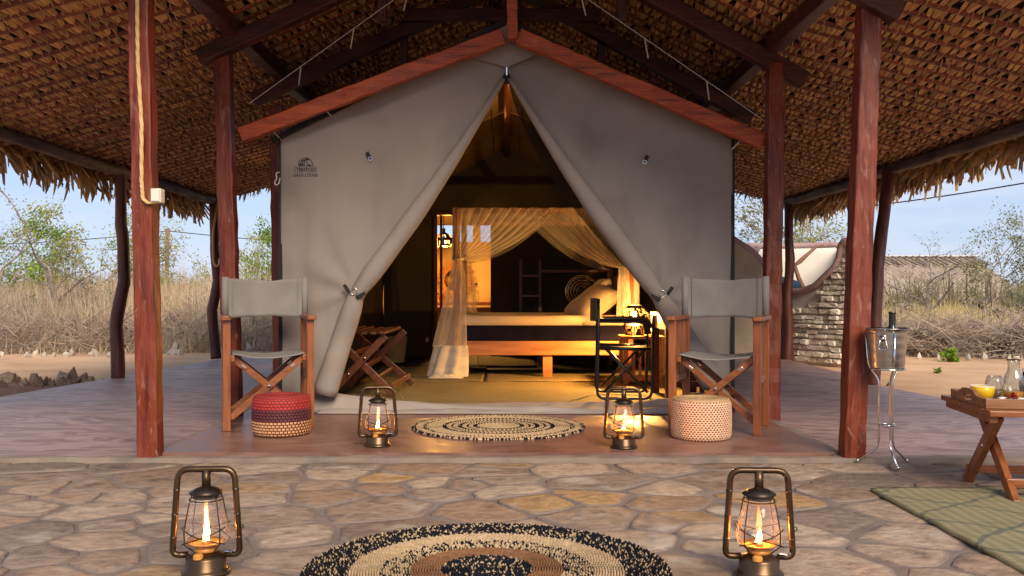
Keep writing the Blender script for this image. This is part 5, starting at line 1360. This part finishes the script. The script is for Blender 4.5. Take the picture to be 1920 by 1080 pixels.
MB().grid(lambda u, v: (2.2 + 2.35*u, 13.05 + .01*fbm(u*4, v*3), -.05 + (float(np.interp(2.2 + 2.35*u, [p[0] for p in bt], [p[1] for p in bt])) + .05)*v), 30, 14).build('face', WHITEP, bwl, smooth=True, solid=.15, world=True)
MB().tube([(x, 13.0, z) for x, z in bt] + [(4.6, 12.9, 1.45), (4.45, 12.2, 1.43), (4.15, 11.3, 1.4), (3.9, 10.5, 1.39)], .045, 10).build('trim', TRIM, bwl, smooth=True, world=True)
MB().grid(lambda u, v: (4.6 - .68*u, 13.0 - 2.45*u, -.05 + (1.42 - .05*u + .05)*v), 30, 8).build('return_face', WHITEP, bwl, smooth=True, solid=.12, world=True)
BRA = mat('peeled_branch', [(.2, .09, .06), (.3, .15, .1)], rough=.7, scale=8, bump=.4)
br = thing('branch_hook', 'crooked peeled branch set in the shower wall as a towel hook', 'branch', tuple(px(1508, 548, 12.2)))
MB().tube([px(1515, 546, 12.0), px(1505, 538, 12.1), px(1497, 520, 12.2), px(1490, 498, 12.2), px(1500, 490, 12.2), px(1516, 475, 12.2), px(1530, 463, 12.2), px(1544, 459, 12.2)], [.03, .032, .028, .026, .03, .022, .018, .012], 8).build('limb', BRA, br, smooth=True, world=True)
MB().tube([px(1440, 528, 12.1), px(1500, 544, 12.1), px(1514, 547, 12.05)], .022, 8).build('peg', BRA, br, smooth=True, world=True)
BLUE = mat('blue_towel', [(.02, .05, .1), (.035, .08, .15)], rough=.95, scale=20, bump=.5, bscale=120)
tw = thing('rolled_towel', 'rolled dark blue towel on the shower wall', 'towel', tuple(px(1475, 535, 12.05)))
tb = MB(); a0, a1 = px(1452, 527, 12.0), px(1497, 540, 12.0); n = 60
def tf(u, v):
    ang = u*2*PI*3; r_ = .03 + .05*u; p = a0.lerp(a1, v); d = (a1-a0).normalized(); x = d.cross(Vector((0, 1, 0))).normalized(); y = Vector((0, 1, 0))
    return p + x*r_*math.cos(ang) + y*r_*math.sin(ang)
tb.grid(tf, 60, 6).build('cloth', BLUE, tw, smooth=True, world=True, solid=.008)
bh = thing('forked_branch', 'forked branch ends on the white shower wall top', 'branch', tuple(px(1418, 470, 12.8)))
MB().tube([px(1400, 458, 12.8), px(1412, 466, 12.8), px(1418, 478, 12.8)], .025, 8).tube([px(1425, 462, 12.8), px(1419, 472, 12.8), px(1418, 482, 12.8)], .025, 8).build('limb', TRIM, bh, smooth=True, world=True)

# ------------------------------------------------------------------ distant hut, pole, wires
hut = thing('distant_thatched_hut', 'low thatched hut roof beyond the grass on the right', 'hut', (14.2, 34, 0))
HT = mat('grey_old_thatch', [(.22, .165, .125), (.34, .265, .205), (.44, .36, .29)], rough=.95, scale=3, stretch=(4, 1, 1), bump=.8, bscale=9, bdist=.08)
b_ = MB()
for k in range(9):
    y0, z0 = 33 + .5*k, .55 + .19*k
    b_.grid(lambda u, v: (10.6 + 7.8*u, y0 - .05 + .55*v, z0 - .07*(1-v)*(1 + fbm(u*60, k)) + .21*v), 90, 2)
b_.build('roof', HT, hut, world=True)
rb = MB()
for k in range(30):
    x = 10.7 + 7.6*k/29
    MB().tube([(x + rng.uniform(-.1, .1), 37.3, 2.26), (x + rng.uniform(.05, .35), 36.2, 1.88)], .025, 5).build('ridge_pole', EPOLE, hut, world=True)
MB().tube([(10.5, 37.35, 2.27), (18.6, 37.35, 2.26)], .04, 6).build('ridge_cap', WIRE, hut, world=True)
for x in (11, 14, 17.8): MB().tube([(x, 33.4, 0), (x, 33.4, .75)], .06, 6).build('post', EPOLE, hut, world=True)
pole = thing('utility_pole', 'thin reddish wooden utility pole above the thicket', 'pole', tuple(px(312, 560, 36)))
MB().tube([px(311, 570, 36), px(315, 428, 36)], [.09, .07], 8).build('mast', BRA, pole, world=True, smooth=True)
MB().bar(px(309, 434, 36), px(320, 433, 36), .06, .06).build('crossarm', BRA, pole, world=True)
def sagw(a, b, s_, n=20): return [a.lerp(b, i/n) + Vector((0, 0, -s_*4*(i/n)*(1-i/n))) for i in range(n+1)]
tag(MB().tube(sagw(px(-300, 452, 36), px(314, 433, 36), .3) + sagw(px(314, 433, 36), px(1500, 470, 40), .5)[1:], .016, 5).build('power_line', BLACK), 'thin power line strung past the utility pole', 'cable')
tag(MB().tube(sagw(px(1640, 385, 9.5), px(2100, 310, 7.0), .02), .006, 5).build('roof_cable', BLACK), 'thin dark cable under the thatch fringe on the right', 'cable')

# ------------------------------------------------------------------ edging stones
ROCK = mat('pale_edging_rock', [(.3, .25, .2), (.46, .4, .33), (.58, .51, .43)], rough=.9, scale=6, bump=.6, bscale=20, rnd=.2)
ROCKB = mat('brown_edging_rock', [(.12, .075, .05), (.24, .16, .11), (.36, .26, .19)], rough=.9, scale=6, bump=.6, bscale=20, rnd=.2)
import bmesh
def rockmesh(seed, m):           # angular broken rock: hull of random points
    r3 = random.Random(seed); bm = bmesh.new(); sx, sy, sz = r3.uniform(.7, 1.2), r3.uniform(.5, .9), r3.uniform(.8, 1.4)
    for k in range(15):
        p = Vector([r3.gauss(0, 1) for _ in range(3)]).normalized()*r3.uniform(.75, 1.15)
        bm.verts.new((p.x*sx, p.y*sy, p.z*sz))
    bmesh.ops.convex_hull(bm, input=bm.verts[:])
    for v in [v for v in bm.verts if not v.link_faces]: bm.verts.remove(v)
    me = bpy.data.meshes.new('rock'); bm.to_mesh(me); bm.free(); me.materials.append(m); return me
RP = [rockmesh(i, ROCK) for i in range(6)]; RB = [rockmesh(20 + i, ROCKB) for i in range(6)]
def rock(x, y, s_, bank, lb, grp, up=1.0):
    o = bpy.data.objects.new('edging_stone', bank[rng.randrange(6)]); COL.objects.link(o)
    o.location = (x, y, -.03 + s_*.35*up); o.rotation_euler = (rng.uniform(-.3, .3), rng.uniform(-.3, .3), rng.uniform(0, 6.28)); o.scale = (s_*rng.uniform(.7, 1.1), s_*rng.uniform(.7, 1.1), s_*up*rng.uniform(.8, 1.2))
    tag(o, lb, 'stone', grp)
for i in range(48):
    t = min(1, max(0, i/47 + rng.uniform(-.03, .03))); p = Vector((-7.6 + 4.6*t, 10.9 + 2.5*t, 0)) if t < .45 else Vector((-7.6 + 4.6*t, 12.0 + 1.7*(t - .45), 0))
    p = Vector((-8.2 + 5.3*t + rng.uniform(-.04, .04), 11.9 + 1.2*t**.7 + rng.uniform(-.22, .22), 0))
    rock(p.x, p.y, rng.choice((.03, .04, .05, .06, .085)), RP, 'pale upright stone in the row edging the sand path left of the tent', 'stones edging the left sand path', rng.uniform(.6, 1.5))
for i in range(36):
    x, y = px(rng.uniform(-60, 140), 0, 8.2).x, 0
    t = rng.random(); X = -4.95 + 1.25*t + rng.uniform(-.1, .1); Y = 7.35 + 1.45*t + rng.uniform(-.25, .25) if rng.random() < .6 else 8.5 + rng.uniform(-.3, .3)
    rock(X, Y, rng.uniform(.035, .1), RB, 'broken brown rock heaped at the left edge of the veranda', 'broken rocks at the left veranda edge', rng.uniform(.7, 1.2))
for i in range(30):
    t = i/29; rock(4.05 + 5.2*t + rng.uniform(-.05, .05), 12.6 - 1.9*t + rng.uniform(-.1, .1), rng.uniform(.035, .075), RP, 'pale stone in the row edging the sand right of the shower wall', 'stones edging the right sand path', rng.uniform(.8, 1.7))
for i in range(9):
    rock(3.2 + rng.uniform(-.12, .25), 8.95 - .4*i*.2 + rng.uniform(-.1, .1), rng.uniform(.02, .04), RB, 'small brown stone at the foot of the dry stone wall', 'small stones at the wall foot', .8)
REDSOIL = mat('red_soil', [(.15, .07, .045), (.24, .12, .08)], rough=1, scale=6, bump=.8, bscale=18, bdist=.03)
tag(MB().grid(lambda u, v: (-5.6 + 1.75*u + .2*math.sin(v*5), 7.2 + 1.9*v + .15*math.sin(u*7), -.045 + .06*math.sin(PI*u)**.5*math.sin(PI*v)**.5 + .02*fbm(u*9, v*9)), 40, 40).build('soil_bed', REDSOIL, smooth=True), 'bed of red-brown soil at the left edge of the veranda', kind='structure')

# ------------------------------------------------------------------ grass, bushes and trees
def blades(name, lb, n, place, h0, h1, w, m, lean=.45, seed=1, curve=.5):
    g = np.random.default_rng(seed); P = place(g, n); n = len(P)
    h = g.uniform(h0, h1, n)*P[:, 2]; a = g.uniform(0, 2*PI, n); ln = g.normal(0, lean, n); ww = w*g.uniform(.6, 1.4, n)*(P[:, 1]/14)**.6
    dx, dy = np.cos(a)*ln, np.sin(a)*ln; f = g.uniform(0, 2*PI, n); wx, wy = np.cos(f)*ww, np.sin(f)*ww*.4
    V = np.zeros((n, 5, 3)); 
    for k, (t, ws) in enumerate(((0, 1), (0, -1), (.55, .8), (.55, -.8), (1, 0))):
        V[:, k, 0] = P[:, 0] + dx*h*(t*.6 + curve*t*t) + wx*ws; V[:, k, 1] = P[:, 1] + dy*h*(t*.6 + curve*t*t) + wy*ws
        V[:, k, 2] = -.05 + h*t*(1 - .25*np.abs(ln)*t)
    me = bpy.data.meshes.new(name); idx = np.arange(n)[:, None]*5
    me.vertices.add(n*5); me.vertices.foreach_set('co', V.reshape(-1))
    tri = np.concatenate([idx + 0, idx + 1, idx + 3, idx + 0, idx + 3, idx + 2, idx + 2, idx + 3, idx + 4], 1).reshape(-1)
    me.loops.add(len(tri)); me.loops.foreach_set('vertex_index', tri.astype(np.int32))
    me.polygons.add(len(tri)//3); me.polygons.foreach_set('loop_start', np.arange(0, len(tri), 3, dtype=np.int32)); me.polygons.foreach_set('loop_total', np.full(len(tri)//3, 3, dtype=np.int32))
    me.update(); me.validate(); me.materials.append(m)
    o = bpy.data.objects.new(name, me); COL.objects.link(o)
    return tag(o, lb, 'grass', kind='stuff')
def gm(name, cols, rnd=.35): return mat(name, cols, rough=.85, scale=1.2, rnd=rnd, island=True, trans=.3, spec=.1, hue=.012)
DRYG = gm('dry_straw_grass', [(.42, .31, .2), (.57, .44, .29), (.66, .53, .37)])
YELG = gm('yellow_savanna_grass', [(.48, .37, .15), (.6, .48, .22), (.66, .54, .28)])
GREYT = gm('grey_brown_twigs', [(.27, .21, .165), (.4, .32, .255), (.5, .41, .335)])
GREENG = gm('fresh_green_grass', [(.10, .14, .03), (.18, .22, .05)])
def clumped(x0, x1, y0, y1, yf=None, sc=.6, seed=0):
    def pl(g, n):
        x = g.uniform(x0, x1, n*2); y = y0 + (y1-y0)*g.random(n*2)**1.2
        c = np.array([mnoise.noise((a*sc + seed, b*sc, seed)) for a, b in zip(x, y)])
        k = c > g.uniform(-.55, .35, n*2); x, y, c = x[k][:n], y[k][:n], c[k][:n]
        if yf is not None:
            q = y > yf(x); x, y, c = x[q], y[q], c[q]
        rise = np.ones_like(x) if yf is None else .22 + .78*np.clip((y - yf(x))/1.6 + .25*c, 0, 1)
        return np.stack([x, y, (.8 + .45*c)*rise], 1)
    return pl
left_edge = lambda x: 12.6 + 1.0*np.clip((x + 8.2)/5, -.3, 1)
blades('dry_grass', 'tall dry straw grass in the field left of the tent', 22000, clumped(-14, -2.2, 12.2, 19, left_edge, seed=3), .6, 1.3, .0055, DRYG, seed=1, lean=.55)
blades('grey_undergrowth', 'tangle of grey-brown dry stems low in the field left of the tent', 30000, clumped(-14, -2.2, 12.2, 17.5, left_edge, seed=5, sc=.8), .45, 1.3, .005, GREYT, lean=.9, seed=2)
blades('tall_grass', 'tall pale golden grass standing behind the undergrowth on the left', 16000, clumped(-16, -2.4, 15, 20, seed=21, sc=.5), .95, 1.6, .0055, DRYG, seed=31, lean=.35)
blades('green_tufts', 'small fresh green grass tufts by the left edging stones', 900, clumped(-8.2, -4.6, 12.3, 13.4, left_edge, sc=2.0, seed=8), .1, .32, .007, GREENG, seed=3)
right_edge = lambda x: 12.9 - .38*np.clip(x - 4, 0, 6)
blades('grey_undergrowth', 'tangle of grey-brown dry stems in the field right of the shower wall', 26000, clumped(3.9, 14, 10.6, 15.5, right_edge, seed=11, sc=.8), .3, .72, .005, GREYT, lean=.9, seed=4)
blades('yellow_grass', 'yellow savanna grass in the field right of the shower wall', 20000, clumped(4.2, 18, 15.5, 24, seed=13), .45, .85, .006, YELG, seed=5)
blades('dry_grass', 'dry straw grass behind the tent and shower', 9000, clumped(-3, 6, 15, 24, seed=15), .5, 1.0, .0055, DRYG, seed=6)
def litter(name, lb, x0, x1, fn, n, seed):   # fallen stalks lying about
    g = random.Random(seed); b_ = MB()
    for i in range(n):
        x = g.uniform(x0, x1); y = fn(x) + abs(g.gauss(0, 1.2)); a = g.uniform(0, 6.28); l_ = g.uniform(.25, .8); z = g.uniform(0, .35)
        d = Vector((math.cos(a), math.sin(a)*.5, g.uniform(-.2, .7))); p = Vector((x, y, z))
        b_.tube([p, p + d*l_*.5 + Vector((0, 0, .04)), p + d*l_], [.005, .004, .002], 3, cap=False)
    tag(b_.build(name, GREYT), lb, 'dry stems', kind='stuff')
litter('fallen_stems', 'loose fallen stalks along the left edge of the field', -11, -2.5, lambda x: float(left_edge(np.array(x))) , 2600, 3)
litter('fallen_stems', 'loose fallen stalks along the right edge of the field', 4.0, 11, lambda x: float(right_edge(np.array(x))), 3000, 4)

def grow(seed, h, spread, levels, leafn, leafs, droop=0.0, trunk_r=.05, nb=(3, 5), bare=.0, low=.25):
    r3 = random.Random(seed); tr, lf = MB(), MB()
    def rec(p, d, ln, r_, lev):
        n = 4; pts, rs = [p], [r_]; q = p.copy(); dd = d.copy()
        for i in range(n):
            dd = (dd + Vector((r3.uniform(-.32, .32), r3.uniform(-.32, .32), r3.uniform(-.2, .2) - droop*(levels - lev)*.12))).normalized(); q = q + dd*ln/n; pts.append(q.copy()); rs.append(r_*(1 - .55*(i+1)/n))
        tr.tube(pts, rs, 6 if lev == levels else (4 if lev > 1 else 3), cap=False)
        if lev <= 2 and r3.random() > bare:
            for k in range(leafn):
                t = r3.random(); j = min(n-1, int(t*n)); c = pts[j].lerp(pts[j+1], t*n - j) + Vector([r3.gauss(0, .05*h/2) for _ in range(3)])
                s_ = leafs*r3.uniform(.5, 1.3); a = Vector([r3.gauss(0, 1) for _ in range(3)]).normalized(); b = a.orthogonal().normalized(); a2 = a.cross(b)
                lf.add([c - b*s_, c + a2*s_*.45, c + b*s_, c - a2*s_*.45], [(0, 1, 2, 3)])
        if lev > 0:
            for k in range(r3.randint(*nb) + (1 if lev == levels else 0)):
                t = r3.uniform(low if lev == levels else .3, 1); j = min(n-1, int(t*n)); st_ = pts[j].lerp(pts[j+1], t*n - j)
                a = Vector((r3.gauss(0, 1), r3.gauss(0, 1), r3.gauss(0, .5))).normalized()
                nd = (dd*.75 + a*spread).normalized(); rec(st_, nd, ln*r3.uniform(.5, .78), rs[j]*.6, lev-1)
    rec(Vector((0, 0, -.1)), Vector((r3.uniform(-.15, .15), r3.uniform(-.15, .15), 1)).normalized(), h*.5, trunk_r, levels)
    return tr, lf
BARK = mat('grey_bark', [(.14, .11, .09), (.24, .195, .165), (.33, .28, .24)], rough=.9, scale=6, stretch=(3, 3, 1), bump=.5)
def lm(name, a, b): return mat(name, [a, b], rough=.6, scale=3, rnd=.35, island=True, trans=.35, spec=.2, hue=.02)
LG = lm('bright_green_leaf', (.14, .25, .03), (.26, .38, .06)); LO = lm('olive_leaf', (.17, .18, .06), (.28, .27, .1)); LY = lm('yellow_green_leaf', (.32, .33, .08), (.44, .42, .13)); LD = lm('grey_green_leaf', (.17, .18, .11), (.26, .26, .16))
def me_of(mb, m, name):
    me = bpy.data.meshes.new(name); me.from_pydata(mb.v, [], mb.f); me.materials.append(m); return me
class Plant:
    def __init__(s, seed, leaf, *a, **k):
        tr, lf = grow(seed, *a, **k); s.tr = me_of(tr, BARK, 'trunk'); s.lf = me_of(lf, leaf, 'crown') if lf.f else None
    def put(s, name, lb, cat, loc, sc_=1.0, rz=0.0, grp=None, bark=None):
        t = thing(name, lb, cat, loc, rz, grp); t.scale = (sc_,)*3
        for nm, me in (('trunk', s.tr), ('crown', s.lf)):
            if me is None: continue
            o = bpy.data.objects.new(nm, me); COL.objects.link(o); o.parent = t
            if nm == 'crown': o['kind'] = 'stuff'
        return t
T_G = Plant(41, LG, 2.4, .75, 4, 24, .03, nb=(2, 4), low=.35)
T_O = Plant(42, LY, 2.6, .7, 4, 12, .023, nb=(3, 4), low=.3, bare=.35)
T_B = Plant(43, LO, 2.2, .8, 4, 6, .022, nb=(3, 4), low=.2, bare=.55)
T_D = Plant(44, LD, 2.0, .8, 4, 16, .023, nb=(3, 4), low=.15)
T_Y = Plant(45, LY, 2.4, .7, 4, 22, .026, nb=(3, 4), low=.25)
T_R = Plant(46, LO, 2.6, .65, 4, 14, .025, nb=(3, 4), low=.4, trunk_r=.04)
BSH = [Plant(60 + i, GREYT, 1.0, 1.0, 3, 14, .05, nb=(5, 7), low=.02, trunk_r=.018) for i in range(3)]
def at(x, Y): return ((x - 950)*Y/F, Y, -.03)
T_G.put('acacia_tree', 'bright green acacia crown at the far left above the dry grass', 'tree', at(5, 17), 1.25, .3)
T_B.put('thorn_tree', 'nearly bare dark-branched thorn tree in the dry grass on the left', 'tree', at(128, 15.5), 1.25, 1.2)
T_O.put('acacia_tree', 'loose yellow-green tree behind the bare thorn tree on the left', 'tree', at(175, 18), 1.35, 2.2)
T_Y.put('acacia_tree', 'yellow-green tree between the left round post and the front post', 'tree', at(215, 21), 1.45, .4)
T_G.put('acacia_tree', 'green tree beside the utility pole', 'tree', at(345, 21), 1.2, 2.0)
T_D.put('thorn_tree', 'grey-green thorn bush below the utility pole', 'tree', at(300, 19), .8, 1.0)
T_Y.put('acacia_tree', 'yellow-green tree behind the far left round post', 'tree', at(405, 24), 1.3, 3.6)
T_G.put('acacia_tree', 'fresh green tree just left of the tent wall', 'tree', at(500, 18), 1.15, 4.0)
T_O.put('acacia_tree', 'tall pale leafy tree behind the shower, beside the tent wall', 'tree', at(1400, 16), 1.3, .9)
T_R.put('acacia_tree', 'leafy tree behind the shower under the thatch fringe', 'tree', at(1480, 17), 1.15, 2.5)
T_B.put('thorn_tree', 'sparse dark-stemmed thorn tree in front of the distant hut', 'tree', at(1735, 19), 1.15, 4.1)
T_R.put('acacia_tree', 'slender leafy tree at the far right above the yellow grass', 'tree', at(1862, 19), 1.05, .2)
T_D.put('thorn_tree', 'grey-green bush at the far right edge', 'tree', at(1925, 18), .8, 2.0)
T_O.put('acacia_tree', 'pale tree seen through the bathroom window gap', 'tree', at(895, 18), 1.15, 1.7)
T_Y.put('acacia_tree', 'yellow tree beyond the right edge of the field', 'tree', at(2050, 21), 1.0, 2.7)
T_O.put('acacia_tree', 'loose tree beyond the left edge of the field', 'tree', at(-140, 19), 1.1, .7)
for i, (x, Y, s_) in enumerate(((-60, 15, .9), (40, 17, 1.05), (90, 14.6, .8), (170, 15.2, 1.0), (240, 14.5, .9), (280, 17, 1.15), (330, 15.6, 1.1), (370, 15, .95), (470, 18, 1.0), (30, 22, 1.3), (150, 23, 1.3), (250, 24, 1.35), (420, 25, 1.3), (520, 24, 1.2), (-150, 20, 1.3), (60, 14.2, .9), (130, 14.0, .85), (205, 16.5, 1.3), (300, 14.6, 1.0), (345, 18, 1.45), (10, 15.5, 1.2), (110, 18, 1.5), (385, 17, 1.3), (490, 15.5, .8), (265, 19, 1.5), (0, 19, 1.6), (70, 20, 1.7), (190, 20, 1.65), (320, 20, 1.7), (400, 20, 1.6), (-80, 18, 1.5))):
    BSH[i % 3].put('dry_bush', 'leafless grey-brown bush in the dry thicket left of the tent', 'bush', at(x, Y), s_, i*1.3, 'dry bushes left of the tent')
for i, (x, Y, s_) in enumerate(((1690, 13.2, .62), (1760, 12.6, .68), (1830, 13.4, .66), (1880, 12.2, .62), (1940, 12.6, .7), (1655, 15, .6), (1800, 16, .72), (1900, 17.5, .95), (1850, 20, 1.1), (1960, 20, 1.1), (2040, 14, .8), (1700, 22, .95), (1600, 22, .9))):
    BSH[i % 3].put('dry_bush', 'leafless grey-brown bush in the dry thicket right of the shower wall', 'bush', at(x, Y), s_, i*2.1, 'dry bushes right of the shower wall')
SAP = Plant(70, LG, .34, .8, 2, 16, .03, nb=(4, 5), low=.1, trunk_r=.008)
SAP.put('sapling', 'small green sapling among the right edging stones', 'plant', at(1778, 11.7), 1.0, .5)
SAP.put('sapling', 'tiny green seedling on the sand by the wine cooler', 'plant', at(1758, 9.9), .35, 2.5)
# far thicket that closes the horizon
g = np.random.default_rng(9)
blades('far_thicket', 'far-off olive and brown thicket along the horizon', 30000, lambda g_, n: np.stack([g_.uniform(-45, 45, n), g_.uniform(30, 48, n), g_.uniform(.5, 1.2, n)], 1), .8, 1.75, .03, gm('far_scrub', [(.14, .12, .07), (.22, .18, .11), (.2, .19, .1)]), lean=.5, seed=12)

ocs = MB(); ocl = MB()
P = []
kp = [Vector(p) for p in ((-6.3, 9, -.05), (-6.15, 9, 1.3), (-5.6, 9, 2.15), (-5.05, 9, 2.0), (-4.74, 9, 1.72), (-4.5, 9, 1.34))]
for a, b in zip(kp, kp[1:]):
    for i in range(8): P.append(a.lerp(b, i/8) + Vector((.012*fbm(i*.7, a.x), 0, .012*fbm(a.z, i*.7))))
P.append(kp[-1]); ocs.tube(P, [.016 - .012*i/len(P) for i in range(len(P))], 6)
r2 = random.Random(77)
for i in range(260):
    t = r2.uniform(.2, 1)*(len(P)-1); c = P[int(t)] + Vector([r2.gauss(0, .018) for _ in range(3)]); s_ = r2.uniform(.008, .018)
    a = Vector([r2.gauss(0, 1) for _ in range(3)]).normalized(); b = a.orthogonal().normalized(); a2 = a.cross(b)
    ocl.add([c - b*s_, c + a2*s_*.5, c + b*s_, c - a2*s_*.5], [(0, 1, 2, 3)])
oc = thing('drooping_shrub', 'thin arching shrub stem dangling beneath the thatch at the far left', 'shrub', (-6.3, 9, -.03))
ocs.build('stem', BARK, oc, world=True, smooth=True); tag(ocl.build('leaves', LD, oc, world=True), kind='stuff')
